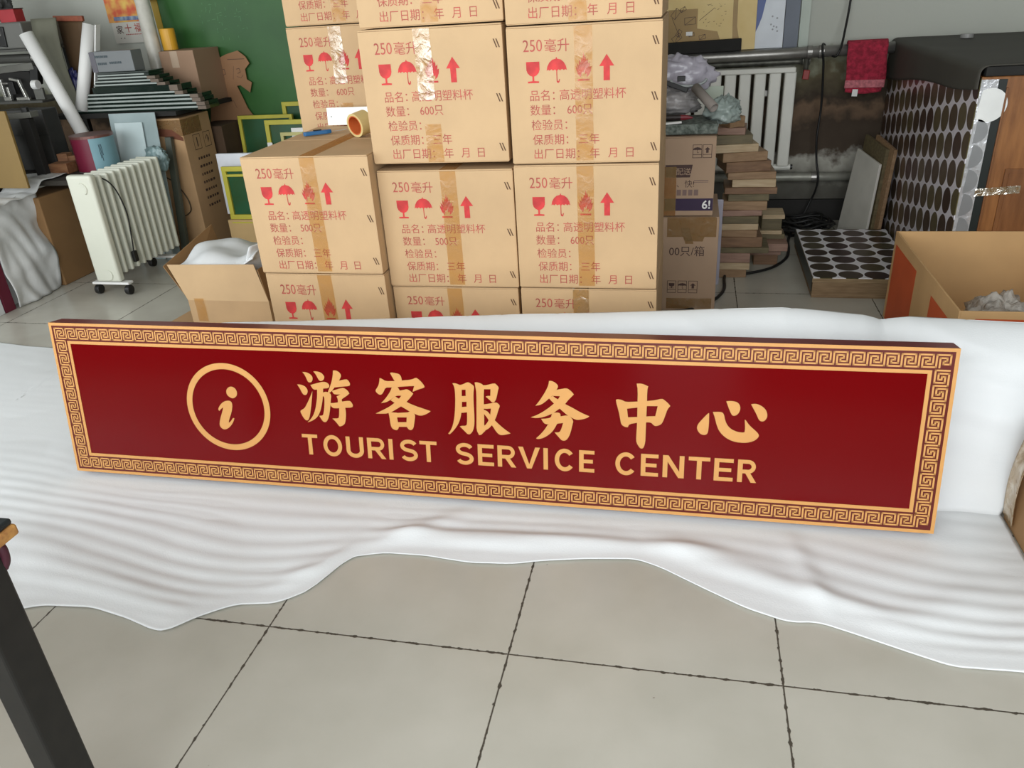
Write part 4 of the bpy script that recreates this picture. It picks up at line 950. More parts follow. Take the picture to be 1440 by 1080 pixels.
m = MB(); m.box(0.0625, 0.092, -0.0015, 0.0035, 0.0, BZ-0.01); m.build('black_edge_strip', mat('black_green_strip', (18, 26, 24), 0.4), t)
m = MB(); m.box(0.0925, 0.10, -0.006, 0.004, 0.0, BZ-0.04).box(0.15, 0.40, -0.004, 0.004, 0.12, 0.62).box(0.165, 0.385, -0.0065, -0.004, 0.135, 0.605); m.build('panel_moulding', wood('moulding_wood', (126, 80, 42), (106, 64, 30), rough=0.4, stretch=(8,8,1.2)), t, bevel=0.003)
m = MB(); m.tube([(0.27, -0.012, 0.66), (0.27, -0.004, 0.66)], 0.02, 16); m.build('boss', wood('moulding_wood', (126, 80, 42), (106, 64, 30)), t, bevel=0.003)
m = MB(); m.grid(24, 6, lambda u, v: (0.055+0.16*u, -0.0085-0.002*abs(noise.noise(Vector((u*8, v*3, 1)))), 0.515+0.03*v+0.012*u)); m.build('clear_tape', tape_mat('clear_shiny_tape', (232, 236, 238), gloss=0.5, rough=0.15), t, smooth=True)
cover = mat('black_cover', (62, 60, 54), 0.7, var=0.06, scale=4)
def cov(u, v):
    # u across (0 = hem on the disc side), v along the depth
    y = -0.012 + (BY+0.03)*v
    hem = 0.055 + 0.115*v + 0.008*math.sin(v*9)
    if u < 0.25: return (-0.010 - 0.006*math.sin(v*14)*(1-u*4), y, BZ + 0.012 - hem*(1-u/0.25))
    if u < 0.35:
        a = (u-0.25)/0.10*math.pi/2; return (-0.010 + 0.03*(1-math.cos(a))*1.0, y, BZ + 0.012 + 0.028*math.sin(a))
    return (0.02 + (BX+0.01-0.02)*(u-0.35)/0.65, y, BZ + 0.040 + 0.004*noise.noise(Vector((u*4, v*5, 2.2))))
m = MB(); m.grid(40, 40, cov); m.build('cover', cover, t, smooth=True, solid=0.004)
m = MB(); m.box(0.01, BX, -0.012, 0.02, BZ+0.002, BZ+0.036); m.build('cover_front_edge', black_matte, t, bevel=0.004)
tag(MB().tube([(1.34,4.70,BZ+0.046),(1.34,4.70,BZ+0.064)], 0.03, 20).build('jar_lid', mat('clear_grey_lid', (150, 150, 148), 0.3)), 'small round lid left on the black cover near the wall', 'lid')

# ------------------------------------------------------------------ orange printed open carton
orange = mat('orange_print', (188, 80, 36), 0.6, var=0.06); tan_in = mat('tan_card_inside', (192, 154, 106), 0.75, var=0.04)
t = thing('open_carton', 'large open tan cardboard box with orange printed sides, behind the right end of the sign', 'cardboard box', (0.845, 2.53, 0.0))
W_, D_, H_, T_ = 0.56, 0.895, 0.375, 0.006
m = MB(); m.box(0, T_, 0, D_, 0, H_).box(T_, W_, D_-T_, D_, 0, H_).box(W_-T_, W_, 0, D_-T_, 0, H_).box(T_, W_-T_, 0, T_, 0, H_).box(T_, W_-T_, T_, D_-T_, 0, 0.005); m.build('carton', tan_in, t, bevel=0.001)
a = MB(); a.prism([(-.0004,0.30,0.0),(-.0004,0.0,0.0),(-.0004,0.0,0.315),(-.0004,0.30,0.315)], (-.0006,0,0)); a.build('orange_side_print', orange, t)
a = MB(); a.prism([(-.0004,0.86,0.0),(-.0004,0.52,0.0),(-.0004,0.52,0.33),(-.0004,0.86,0.33)], (-.0006,0,0)); a.build('orange_side_print', orange, t)
a = MB(); a.box(0.05, W_-0.02, -0.001, -0.0004, 0.0, 0.35); a.build('orange_front_print', orange, t)
lump('bubble_wrap', (1.10, 2.88, 0.145), 0.13, 0.17, 0.14, mat('bubble_wrap', (198, 192, 184), 0.2, var=0.15, scale=14, alpha=0.75, bump=1.0, bscale=50), 'crumpled clear bubble wrap inside the orange printed box', 'bubble wrap', 4.0)

# ------------------------------------------------------------------ carton at the right edge of the photo
t = thing('bulging_carton', 'brown carton with a bulging clear wrapped side, at the right edge beside the foam sheet', 'cardboard box', (0.868, 1.47, 0.0))
W_, D_, H_ = 0.42, 0.49, 0.285
def side_x(v): return 0.0
m = MB(); m.hexa([(0,0,0),(W_,0,0),(W_,D_,0),(0,D_,0),(0.02,0.0,H_),(W_,0,H_),(W_,D_+0.02,H_),(0.015,D_+0.02,H_)]); m.build('carton', kraft_brown, t, bevel=0.006)
m = MB(); m.grid(8, 14, lambda u, v: (-0.004+0.017*v-0.012*math.sin(v*math.pi), D_-0.07+0.065*u+0.02*v, 0.02+(H_-0.04)*v)); m.build('clear_wrap', tape_mat('clear_wrap', (220, 200, 170), gloss=0.35), t, smooth=True, solid=0.002)
m = MB(); m.box(-0.0012+0.008, 0.0095, 0.10, 0.20, 0.10, 0.16); m.build('brown_mark', dark_ink, t)
tag(MB().obox((1.09, 1.86, H_+0.058), (0.34, 0.10, 0.11), (0, 0, -0.05)).build('black_bag', mat('black_fabric', (24, 26, 34), 0.8), bevel=0.02), 'black cloth bag lying on the carton at the right edge', 'bag')

# ------------------------------------------------------------------ work table at the left edge
t = thing('work_table', 'black legged work table with a worn wooden edge at the left', 'table', (-0.95, 0.735, 0.0))
ox, oy = -0.95, 0.735
m = MB(); m.box(-1.05, 0.022, -0.95, 0.012, 0.694, 0.712); m.build('tabletop', wood('worn_ply', (190, 142, 78), (150, 100, 56)), t, bevel=0.004)
m = MB(); m.box(-1.06, 0.018, -0.96, 0.010, 0.7125, 0.722); m.build('top_cover', mat('dark_rubber_mat', (24, 30, 32), 0.55, var=0.2, scale=20), t, bevel=0.003)
leg_paint = mat('black_steel_paint', (14, 14, 13), 0.5, rgb2=(24, 23, 21), scale=30)
for lx, ly in ((-0.052, -0.068), (-1.0, -0.068), (-0.052, -0.92), (-1.0, -0.92)):
    m = MB(); m.box(lx, lx+0.046, ly, ly+0.062, 0.0, 0.694); m.build('leg', leg_paint, t, bevel=0.004)
m = MB(); m.tube(bez([(-0.012,-0.008,0.694),(-0.004,-0.004,0.676),(-0.007,-0.003,0.655),(-0.014,-0.006,0.64)]), 0.007, 8); m.build('twisted_cord', mat('maroon_cord', (70, 24, 40), 0.6), t, smooth=True)

# ------------------------------------------------------------------ oil filled heater
cream = mat('heater_cream', (206, 208, 194), 0.4, var=0.02)
t = thing('oil_heater', 'cream oil filled radiator heater on black casters at the left', 'heater', (-3.045, 3.49, 0.0), (0, 0, math.radians(-1)))
m = MB(); m.box(-0.075, 0.075, 0.0, 0.045, 0.075, 0.645); m.build('front_panel', cream, t, bevel=0.014, seg=4)
m = MB(); m.prism([(0.03*math.cos(a)+0.01, -0.001, 0.115+0.03*math.sin(a)) for a in [-math.pi/2 + math.pi*k/14 for k in range(15)]] + [(-0.02,-0.001,0.145),(-0.02,-0.001,0.085)], (0, -0.004, 0)); m.build('lower_relief', cream, t, bevel=0.002)
m = MB(); m.tube([(0.035*math.cos(a), -0.001, 0.575+0.03*math.sin(a)) for a in [-0.9 + 2.3*k/12 for k in range(13)]], 0.005, 6); m.build('upper_relief', cream, t, smooth=True)
for k in range(10):
    y = 0.07 + 0.053*k
    m = MB(); m.box(-0.070, 0.070, y, y+0.022, 0.105, 0.632); m.build('fin', cream, t, bevel=0.009, seg=3)
m = MB(); m.tube([(0,0.05,0.18),(0,0.60,0.18)], 0.02, 10).tube([(0,0.05,0.56),(0,0.60,0.56)], 0.02, 10); m.build('oil_tube', cream, t, smooth=True)
for y in (0.02, 0.49):
    m = MB(); m.box(-0.115, 0.115, y-0.015, y+0.03, 0.058, 0.072); f_ = m.build('foot', white, t, bevel=0.005)
    for x in (-0.095, 0.095):
        m = MB(); m.tube([(x-0.014, y+0.005, 0.026), (x+0.014, y+0.005, 0.026)], 0.026, 18); m.build('caster', black, f_, bevel=0.004)
m = MB(); m.tube(bez([(0.0,0.06,0.60),(0.05,0.10,0.612),(0.085,0.14,0.55),(0.10,0.16,0.42),(0.095,0.155,0.30),(0.085,0.15,0.20)]), 0.004, 6); m.build('power_cord', rubber, t, smooth=True)
m = MB(); m.obox((0.085, 0.15, 0.175), (0.02, 0.03, 0.06)); m.build('plug', black, t, bevel=0.004)

# ------------------------------------------------------------------ low bench behind the heater and what stands on it
bench_wood = mat('dark_bench', (52, 48, 42), 0.7, var=0.2)
t = thing('low_bench', 'low dark bench behind the heater carrying tins, blocks and dark cases', 'bench', (-4.2, 3.72, 0.0))
m = MB(); m.box(0, 1.0, 0, 0.41, 0.545, 0.572); m.build('top', bench_wood, t, bevel=0.003)
for x, y in ((0.02,0.02),(0.94,0.02),(0.02,0.35),(0.94,0.35)):
    m = MB(); m.box(x, x+0.04, y, y+0.04, 0, 0.545); m.build('leg', black_matte, t)
maroon = mat('maroon_label', (112, 26, 52), 0.45, var=0.06); teal = mat('teal_label', (120, 160, 172), 0.5, var=0.06)
t = thing('paint_can', 'wide paint can with a half maroon, half pale blue label on the low bench', 'paint can', (-3.325, 4.012, 0.573))
def arcgrid(r, a0, a1, z0, z1, n=24): return MB().grid(n, 1, lambda u, v: (r*math.cos(a0+(a1-a0)*u), r*math.sin(a0+(a1-a0)*u), z0+(z1-z0)*v))
m = MB(); m.tube([(0,0,0),(0,0,0.19)], 0.112, 40); m.build('can', steel, t)
A_ = math.radians(-62)
ml_ = arcgrid(0.1126, math.radians(-185), A_, 0.006, 0.184).build('maroon_label', maroon, t, smooth=True)
bl_ = arcgrid(0.1126, A_, math.radians(60), 0.006, 0.184).build('blue_label', teal, t, smooth=True)
m = MB(); m.tube([(0,0,0.184),(0,0,0.198)], 0.1155, 40); m.build('rim', mat('can_rim', (120, 84, 78), 0.4, metal=0.4), t)
a = MB()
for z_, w_ in ((0.145,0.28),(0.135,0.3),(0.06,0.25),(0.048,0.3)):
    b_ = arcgrid(0.1132, math.radians(-150), math.radians(-150)+w_, z_, z_+0.006, 6); o_ = len(a.v); a.add(b_.v, b_.f)
a.build('label_print', mat('pale_label_print', (200, 170, 178), 0.5), ml_)
a = MB()
for k, w_ in enumerate((0.075, 0.09, 0.06)):
    b_ = arcgrid(0.1132, math.radians(-40)+0.055*k, math.radians(-40)+0.055*k+0.03, 0.15-w_, 0.15, 3); a.add(b_.v, b_.f)
a.build('dark_print', mat('dark_teal_print', (40, 62, 72), 0.5), bl_)
blk = wood('block_wood', (150, 108, 74), (128, 86, 58))
for c_, sz, rz, lb in (((-3.50,3.93,0.573+0.030),(0.11,0.09,0.058),0.1,'light wooden block at the front of the blocks on the low bench'),
                   ((-3.475,4.035,0.573+0.026),(0.10,0.07,0.05),-0.2,'wooden block behind the front block on the low bench'),
                   ((-3.545,4.02,0.573+0.048),(0.06,0.06,0.094),0.15,'upright reddish block at the back of the blocks on the low bench'),
                   ((-3.475,4.035,0.573+0.052+0.014),(0.10,0.045,0.026),0.25,'thin strip of wood lying on the rear wooden block'),
                   ((-3.59,3.92,0.573+0.012),(0.09,0.05,0.022),-0.1,'flat red brown offcut beside the front wooden block')):
    tag(MB().obox(c_, sz, (0,0,rz)).build('wood_block', blk, bevel=0.002), lb, 'wood block', 'wood blocks on the low bench')
dk = mat('dark_case_grey', (44, 44, 42), 0.5, var=0.2, scale=14)
t = thing('dark_case', 'dark grey case with a pale edge trim standing on the low bench behind the blocks', 'case', (-3.76, 4.03, 0.573))
m = MB(); m.box(-0.13, 0.17, -0.03, 0.09, 0, 0.34); m.build('case', dk, t, bevel=0.008)
m = MB(); m.box(-0.137, -0.131, -0.034, -0.03, 0.0, 0.36); m.build('edge_trim', mat('pale_trim', (150, 150, 145), 0.4), t)
m = MB(); m.box(-0.13, 0.17, -0.032, -0.0302, 0.20, 0.204); m.build('seam', black, t)
tag(MB().obox((-4.02, 4.0, 0.573+0.17), (0.16, 0.14, 0.34), (0, 0, 0.1)).build('dark_box', mat('very_dark_grey', (36, 34, 32), 0.6, var=0.3, scale=12), bevel=0.006), 'very dark box at the back left of the low bench', 'box')
t = thing('machine_motor', 'grey brown motor housing in the clutter behind the yellow board', 'machine', (-3.82, 3.80, 0.573))
m = MB(); m.tube([(-0.08,0,0.26),(0.12,0,0.25)], 0.055, 18); m.build('housing', mat('grey_brown_metal', (84, 78, 72), 0.5, metal=0.3, var=0.2), t)
m = MB(); m.box(-0.05,0.08,-0.04,0.04,0,0.21); m.build('base', black_matte, t, bevel=0.005)
m = MB(); m.tube([(-0.06,-0.01,0.31),(0.10,-0.01,0.30)], 0.012, 10); m.build('top_bar', mat('dull_beige', (130, 124, 108), 0.5), t)
yel = mat('yellow_board_paint', (120, 96, 48), 0.6, var=0.06, scale=4)
t = thing('yellow_board', 'dull yellow board leaning at the left edge above the white wrapped board', 'board', (0, 0, 0))
m = MB(); m.hexa([(-3.75,3.56,0.575),(-3.395,3.53,0.575),(-3.395,3.545,0.575),(-3.75,3.575,0.575),(-3.80,3.62,0.965),(-3.455,3.60,0.955),(-3.455,3.615,0.955),(-3.80,3.635,0.965)]); m.build('board', yel, t, bevel=0.002)

# ------------------------------------------------------------------ rack with tools beyond the bench
t = thing('tool_rack', 'dark steel rack crammed with tools at the far left', 'rack', (-4.75, 4.32, 0.0))
for z_ in (0.915, 1.205):
    m = MB(); m.box(0, 0.90, 0, 0.36, z_, z_+0.014); m.build('shelf', mat('rack_grey', (74, 74, 70), 0.5), t, bevel=0.002)
for x, y in ((0, 0), (0, 0.33), (0.87, 0.33)):
    m = MB(); m.box(x, x+0.03, y, y+0.03, 0.0, 1.36); m.build('post', black_matte, t)
silver = mat('chrome', (205, 205, 200), 0.22, metal=0.8, var=0.05)
gun = mat('gun_grey', (104, 104, 98), 0.45, metal=0.3, var=0.15)
def tool(name, label, cat, loc, parts, grp='tools on the dark rack'):
    t = thing(name, label, cat, loc, group=grp)
    for nm, mb, mm in parts: mb.build(nm, mm, t, bevel=0.002, seg=1)
    return t
zs = 0.9295
tool('clamp', 'bright steel clamp at the left edge on the lower rack shelf', 'clamp', (-4.13, 4.36, zs), [('frame', MB().box(-.025,.025,0,.022,0,.022).box(-.025,-.008,0,.022,.022,.125).box(.012,.028,0,.022,.022,.08), silver), ('screw', MB().tube([(-.008,.011,.10),(.03,.011,.10)],0.007,8), steel)])
tool('clamp', 'bright steel clamp in the middle of the lower rack shelf', 'clamp', (-4.02, 4.36, zs), [('frame', MB().box(-.045,.045,0,.022,0,.018).obox((.012,.011,.065),(.014,.022,.11),(0,-.2,0)).obox((-.03,.011,.12),(.055,.022,.014),(0,.2,0)), silver), ('handle', MB().box(-.075,-.04,.003,.02,.035,.11), black)])
tool('pulley', 'small white tipped roller near the long paper roll on the rack', 'roller', (-3.905, 4.36, zs), [('roller', MB().tube([(-.018,.01,.085),(.018,.01,.085)],.027,14), white), ('bracket', MB().box(-.035,.03,.015,.035,0,.065), gun)])
tool('nail_gun', 'grey nail gun lying behind the clamps on the rack', 'nail gun', (-4.07, 4.44, zs), [('barrel', MB().obox((0,0,.18),(.29,.055,.04),(0,-.06,0)), gun), ('grip', MB().obox((.13,0,.14),(.055,.045,.11),(0,.3,0)), black), ('foot', MB().box(-.13,.10,-.02,.02,0,.16), black_matte)])
tool('drill', 'dark grey drill lying over the nail gun under the upper shelf', 'drill', (-4.06, 4.44, zs+0.207), [('body', MB().tube([(-.12,0,.027),(.13,0,.024)],.026,14), mat('drill_grey', (70,70,66),0.5)), ('chuck', MB().tube([(.13,0,.024),(.18,0,.022)],[.022,.011],12), steel)])
zb = 0.573
tool('hand_plane', 'long grey plane lying on the motor stand just under the lower rack shelf', 'plane', (-3.63, 3.82, zb), [('sole', MB().obox((0,0,.33),(.30,.06,.030),(0,-.05,0)), gun), ('knob', MB().tube([(.10,0,.345),(.10,0,.375)],.02,12), black), ('stand', MB().box(.06,.12,-.02,.02,0,.318), black_matte)])
t = thing('tool_case', 'grey plastic tool case with a black clasp on the upper rack shelf', 'tool case', (-4.48,4.335,1.2195))
m = MB(); m.box(0, 0.63, 0, 0.32, 0, 0.142); m.build('case', mat('case_grey', (98, 98, 94), 0.5, var=0.05), t, bevel=0.008)
m = MB(); m.obox((0.475, -0.004, 0.07), (0.058, 0.014, 0.11), (0, 0.12, 0)); clasp_ = m.build('clasp', black, t, bevel=0.003)
m = MB(); m.obox((0.475, -0.013, 0.09), (0.018, 0.006, 0.03)); m.build('latch', silver, clasp_)
t = thing('red_box', 'small red box on the grey tool case', 'box', (-3.95, 4.40, 1.3625), (0,0,0.05))
m = MB(); m.box(-0.06, 0.045, -0.03, 0.05, 0, 0.068); m.build('box', mat('box_red', (158, 36, 44), 0.55, var=0.1), t, bevel=0.002)
m = MB(); m.box(-0.055, 0.05, -0.031, 0.052, 0.0685, 0.073); m.build('lid', mat('box_lid_dark', (50, 26, 26), 0.6), t)
lump('dark_bundle', (-4.14, 4.45, 1.475), 0.13, 0.10, 0.115, mat('dark_grey_cloth', (66, 66, 66), 0.85, var=0.3, scale=16, bump=0.8, bscale=16), 'bundle of dark grey cloth on the tool case in the top left corner', 'cloth bundle', 5.0)

# ------------------------------------------------------------------ white wrapped panels and brown carton at the left edge
wrapm = mat('white_wrap_film', (206, 208, 208), 0.4, var=0.05, scale=9, bump=0.9, bscale=6)
tag(MB().box(-3.66, -3.455, 3.63, 4.09, 0.0, 0.50).build('brown_carton', kraft_brown, bevel=0.006), 'plain brown carton standing on the floor left of the heater', 'cardboard box')
def wrap_fn(u, v):
    y = 3.275 + 0.335*u; n_ = noise.noise(Vector((u*3.0, v*4.0, 1.0))) + 1.2*abs(noise.noise(Vector((u*4.0+v*2, v*3.0, 6.0))))
    return (-3.452 + 0.022*n_ + 0.02*math.sin(v*9+u*5)*(u) - 0.05*v, y + 0.05*v*u, 0.004 + 0.53*v)
t = thing('wrapped_board', 'board in loose white plastic wrapping standing at the left edge', 'wrapped board', (0,0,0))
m = MB(); m.box(-3.62, -3.53, 3.285, 3.60, 0.0, 0.52); m.build('board', white, t)
m = MB(); m.grid(26, 34, wrap_fn); m.build('wrapping', wrapm, t, smooth=True, solid=0.003)
m = MB(); m.grid(34, 12, lambda u, v: (-3.66 + 0.22*v + 0.012*noise.noise(Vector((u*4, v*4, 9))), 3.26 + 0.62*u, 0.532 + 0.050*sstep(0.55, 0.70, u) + 0.016*abs(noise.noise(Vector((u*5, v*3, 5)))) - 0.012*v*v*(1-u))); m.build('wrapping_top', wrapm, t, smooth=True, solid=0.003)
tag(MB().box(-3.60, -3.468, 3.20, 3.268, 0.0, 0.55).build('maroon_board', mat('maroon_panel', (92, 14, 40), 0.4), bevel=0.002), 'dark maroon board standing in front of the white wrapped board', 'board')
tag(MB().box(-3.62, -3.47, 3.06, 3.195, 0.0, 0.50).build('white_board', mat('white_panel_face', (204, 208, 210), 0.4), bevel=0.003), 'white board at the far left edge in front of the maroon one', 'board')

# ------------------------------------------------------------------ table with the stack of framed glass
t = thing('sheet_table', 'dark table against the back wall carrying the stack of glass panels', 'table', (-3.82, 4.285, 0.0))
m = MB(); m.box(0, 0.88, 0, 0.63, 0.818, 0.842); m.build('top', black_matte, t, bevel=0.002)
for x, y in ((0.01,0.01),(0.62,0.385),(0.01,0.58),(0.62,0.58)):
    m = MB(); m.box(x, x+0.035, y, y+0.035, 0, 0.818); m.build('leg', black_matte, t)
gl_dark = mat('dark_glass', (20, 34, 28), 0.12, var=0.1); edge_pale = mat('pale_edge', (150, 158, 154), 0.4, var=0.1)
clip = mat('corner_wrap', (110, 96, 84), 0.7, var=0.2)
NP = 11; z = 0.843
SPEC = [(0.022,'lowest and widest dark glass panel of the stack on the dark table'),(0.022,'second dark glass panel from the bottom of the stack'),(0.022,'third dark glass panel from the bottom of the stack'),(0.022,'fourth dark glass panel from the bottom of the stack'),
        (0.020,'fifth dark glass panel, the first of the shorter ones above the wide four'),(0.034,'thick dark slab in the middle of the glass stack'),(0.018,'panel lying directly on the thick dark slab'),(0.018,'third glass panel from the top of the stack, pale edged'),(0.018,'second glass panel from the top of the stack'),(0.016,'topmost glass panel of the stack, under the dark sheet'),(0.012,'thin dark sheet right under the grey album box')]
LX = [-3.655,-3.635,-3.62,-3.60,-3.54,-3.50,-3.475,-3.465,-3.445,-3.435,-3.43]; RX = [-2.77,-2.775,-2.80,-2.805,-2.90,-2.93,-3.0,-3.04,-3.06,-3.09,-3.09]
for k, (th, lb) in enumerate(SPEC):
    t = thing('glass_panel', lb, 'glass panel', (LX[k], 4.335 + 0.003*(k % 3), z), group='stack of dark glass panels')
    w_ = RX[k]-LX[k]
    m = MB(); m.box(0, w_, 0, 0.15, 0, th-0.001); m.build('panel', gl_dark, t, bevel=0.001, seg=1)
    if k not in (5, 10):
        m = MB(); m.box(0.004, w_-0.03, -0.002, -0.0003, th*0.45, th-0.002); m.build('edge_strip', edge_pale, t)
    if k < 9:
        m = MB(); m.box(w_-0.05, w_+0.004, -0.003, 0.04, -0.0 if k else 0.001, th-0.002); m.build('corner_guard', clip, t)
    z += th
zt2 = z
t = thing('album_box', 'flat grey box with faint dark lettering on top of the glass stack', 'box', (-3.455, 4.345, zt2 + 0.0005), (0, 0, 0))
m = MB(); m.box(0, 0.275, 0, 0.10, 0, 0.112); m.build('box', mat('album_grey', (112, 116, 118), 0.5, var=0.03), t, bevel=0.003)
m = MB(); m.box(-0.004, 0.03, -0.002, 0.0, 0, 0.11); m.build('spine', mat('album_spine', (92, 90, 98), 0.5), t)
a = MB(); rnd = random.Random(8)
for z_, x0, x1 in ((0.078,0.03,0.11),(0.040,0.04,0.10),(0.043,0.12,0.20)):
    x = x0
    while x < x1:
        w_ = 0.006+0.006*rnd.random(); a.box(x, x+w_, -0.0026, -0.0018, z_, z_+0.012); x += w_+0.004
a.build('faded_print', mat('faded_slate', (66, 78, 84), 0.6), t)
t = thing('carton', 'small brown carton with pale tape on the dark table behind the glass stack', 'cardboard box', (-3.205, 4.64, 0.843))
m = MB(); m.box(0, 0.235, 0, 0.29, 0, 0.305); m.build('carton', mat('rosy_card', (158, 128, 104), 0.8, var=0.04), t, bevel=0.003)
m = MB(); m.box(0.075, 0.125, -0.001, -0.0003, 0.21, 0.304); m.build('tape', mat('pale_tape', (182, 160, 138), 0.5), t)
tag(MB().tube([(-3.205,4.78,1.1486),(-3.205,4.78,1.150),(-3.205,4.78,1.268),(-3.205,4.78,1.272)], [0.040,0.044,0.044,0.040], 22).build('yellow_tin', mat('yellow_tin', (214, 160, 44), 0.45, var=0.05)), 'yellow tin standing on the small brown carton', 'tin')
film = mat('milky_film', (196, 194, 184), 0.35, var=0.12, scale=10, bump=0.4, bscale=14)
tag(MB().tube(bez([(-3.29,4.72,0.845),(-3.30,4.74,1.05),(-3.315,4.76,1.25),(-3.335,4.79,1.40),(-3.345,4.80,1.44)]), [0.045]*30+[0.043]*11, 20).build('film_roll', film, smooth=True), 'roll of milky plastic film standing behind the glass stack', 'film roll')
lump('plastic_bag', (-3.36, 4.86, 1.50), 0.09, 0.06, 0.07, mat('grey_lilac_bag', (150, 140, 148), 0.5, var=0.15, scale=14, bump=0.6, bscale=18), 'grey lilac plastic bag stuffed above the film roll', 'plastic bag', 9.0)
# paper rolls and boards
paper = mat('white_paper_roll', (224, 224, 222), 0.6, var=0.02)
def roll(label, p, q, r):
    t = thing('paper_roll', label, 'paper roll', p)
    d = Vector(q) - Vector(p); m = MB()
    m.tube([(0,0,0), tuple(d)], r, 26, cap=False); m.build('roll', paper, t, smooth=True, solid=0.003)
    m = MB(); m.tube([tuple(d*0.02), tuple(d*0.985)], r*0.72, 18, cap=True); m.build('inner_roll', mat('grey_paper_core', (176, 176, 172), 0.7), t, smooth=False)
roll('long white paper roll leaning far to the left over the dark case', (-3.338, 4.245, 0.012), (-3.735, 4.225, 1.30), 0.036)
roll('white paper roll standing nearly upright beside the glass stack', (-3.60, 4.325, 0.862), (-3.475, 4.44, 1.325), 0.034)
tag(MB().hexa([(-3.548,4.36,0.845),(-3.54,4.36,0.845),(-3.54,4.40,0.845),(-3.548,4.40,0.845),(-3.425,4.42,1.32),(-3.417,4.42,1.32),(-3.417,4.46,1.32),(-3.425,4.46,1.32)]).build('thin_board', white), 'thin white board beside the upright paper roll', 'board')
def bent(x0t, x1t, x0b, x1b, y, zt_, zb_, bow):
    return MB().grid(4, 20, lambda u, v: ((x0b+(x1b-x0b)*u)*(1-v) + (x0t+(x1t-x0t)*u)*v + bow*math.sin(v*math.pi), y + 0.03*v, zb_ + (zt_-zb_)*v))
tag(bent(-3.80,-3.63,-3.74,-3.585,4.34,1.372,0.845,-0.035).build('grey_sheet', mat('grey_olive_card', (98, 98, 84), 0.75, var=0.05), smooth=True, solid=0.008), 'tall grey olive card sheet bowed slightly, behind the long paper roll', 'sheet')
t = thing('brown_sheet', 'dark brown card sheet with a red brown top edge beside the upright paper roll', 'sheet', (0,0,0))
m = bent(-3.72,-3.55,-3.66,-3.53,4.46,1.35,0.845,-0.02); m.build('sheet', mat('dark_brown_card', (84, 62, 38), 0.75), t, smooth=True, solid=0.008)
m = MB(); m.obox((-3.635,4.48,1.362),(0.20,0.02,0.03),(0,0.05,0)); m.build('top_edge', mat('red_brown_edge', (132, 70, 48), 0.7, var=0.2, scale=30), t, bevel=0.004)
lump('blue_bag', (-3.66, 4.40, 0.965), 0.055, 0.04, 0.12, mat('navy_plastic', (26, 30, 78), 0.4, var=0.2), 'dark navy bag between the two paper rolls', 'bag', 3.0)
tag(MB().box(-3.80,-3.58,4.80,4.90,0.8425,0.99).build('dark_carton', kraft_brown, bevel=0.003), 'low brown carton hidden at the back of the dark table', 'cardboard box')

# calendar on the wall
t = thing('wall_calendar', 'wall calendar with a yellow and red picture above a white lettered sheet', 'calendar', (-3.735, 4.985, 1.195))
m = MB(); m.box(0.0, 0.245, 0, 0.003, 0, 0.62); m.build('sheet', mat('calendar_paper', (206, 204, 196), 0.7, var=0.02), t)
a = MB(); a.box(-0.012, 0.26, -0.003, -0.0006, 0.125, 0.63)
pic = mat('calendar_picture', (226, 190, 96), 0.6, rgb2=(206, 92, 62), scale=14, detail=2); a.build('picture', pic, t)
a = MB(); a.box(0.03, 0.245, -0.0042, -0.0032, 0.135, 0.158); a.build('blue_strip', mat('calendar_blue', (150, 170, 186), 0.6, rgb2=(96, 110, 150), scale=40), t)
a = MB(); put_text(a, '家', 0.025, 0.062, 0.052, -0.0008, offset=0.01); put_text(a, '•  •', 0.04, 0.02, 0.03, -0.0008); a.build('black_lettering', dark_ink, t)
a = MB(); put_text(a, '十', 0.088, 0.068, 0.054, -0.0008, offset=0.015); put_text(a, '福', 0.16, 0.068, 0.056, -0.0008, offset=0.008)
for k in range(9): a.box(0.09+0.013*k, 0.098+0.013*k, -0.001, -0.0005, 0.048, 0.054)
a.build('red_lettering', red_line, t)

# ------------------------------------------------------------------ green board, torn card, screen frames
green = mat('chalkboard_green', (36, 84, 34), 0.5, rgb2=(48, 98, 42), scale=2.5)
t = thing('green_board', 'large green board with faint chalk marks standing against the back wall', 'board', (-3.42, 4.955, 0.62))
m = MB(); m.box(0.06, 1.9, 0, 0.018, 0, 1.5); m.build('board', green, t)
m = MB(); m.hexa([(0.065,-0.004,0.0),(0.085,-0.004,0.0),(0.085,0.02,0.0),(0.065,0.02,0.0),(0.0,-0.004,1.5),(0.07,-0.004,1.5),(0.07,0.02,1.5),(0.0,0.02,1.5)]); m.build('yellow_edge', mat('yellow_trim', (170, 140, 32), 0.5), t)
chalk = mat('faint_chalk', (92, 140, 96), 0.8); a = MB(); rnd = random.Random(12)
for k in range(70):
    x, z_ = 0.35+0.35*rnd.random(), 0.55+0.40*rnd.random(); w_ = 0.008+0.02*rnd.random()
    if rnd.random() < .5: a.poly([(x,-.0006,z_),(x+w_,-.0006,z_+0.003),(x+w_,-.0006,z_+0.0045),(x,-.0006,z_+0.0015)])
    else: a.poly([(x,-.0006,z_),(x+.0018,-.0006,z_),(x+.0018,-.0006,z_+w_),(x,-.0006,z_+w_)])
a.build('chalk_marks', chalk, t)
def tc(px_, py_): return (-3.024+.005*(px_-300)-.00111*(py_-75), 4.93, 1.108-.00022*(px_-300)-.00436*(py_-75))
TORN = [(300,330),(298,82),(312,80),(320,76),(336,71),(347,79),(353,88),(347,96),(350,110),(357,114),(355,128),(341,118),(336,119),(345,136),(352,150),(360,160),(362,330)]
t = thing('torn_card', 'torn piece of brown cardboard with scribbles leaning on the green board', 'cardboard', (-2.9, 4.93, 0.0))
card_b = mat('torn_card_brown', (150, 112, 80), 0.8, var=0.06)
P = [tc(*q) for q in TORN]
P = [(p[0]+2.9, 0, max(0.0, p[2])) for p in P]
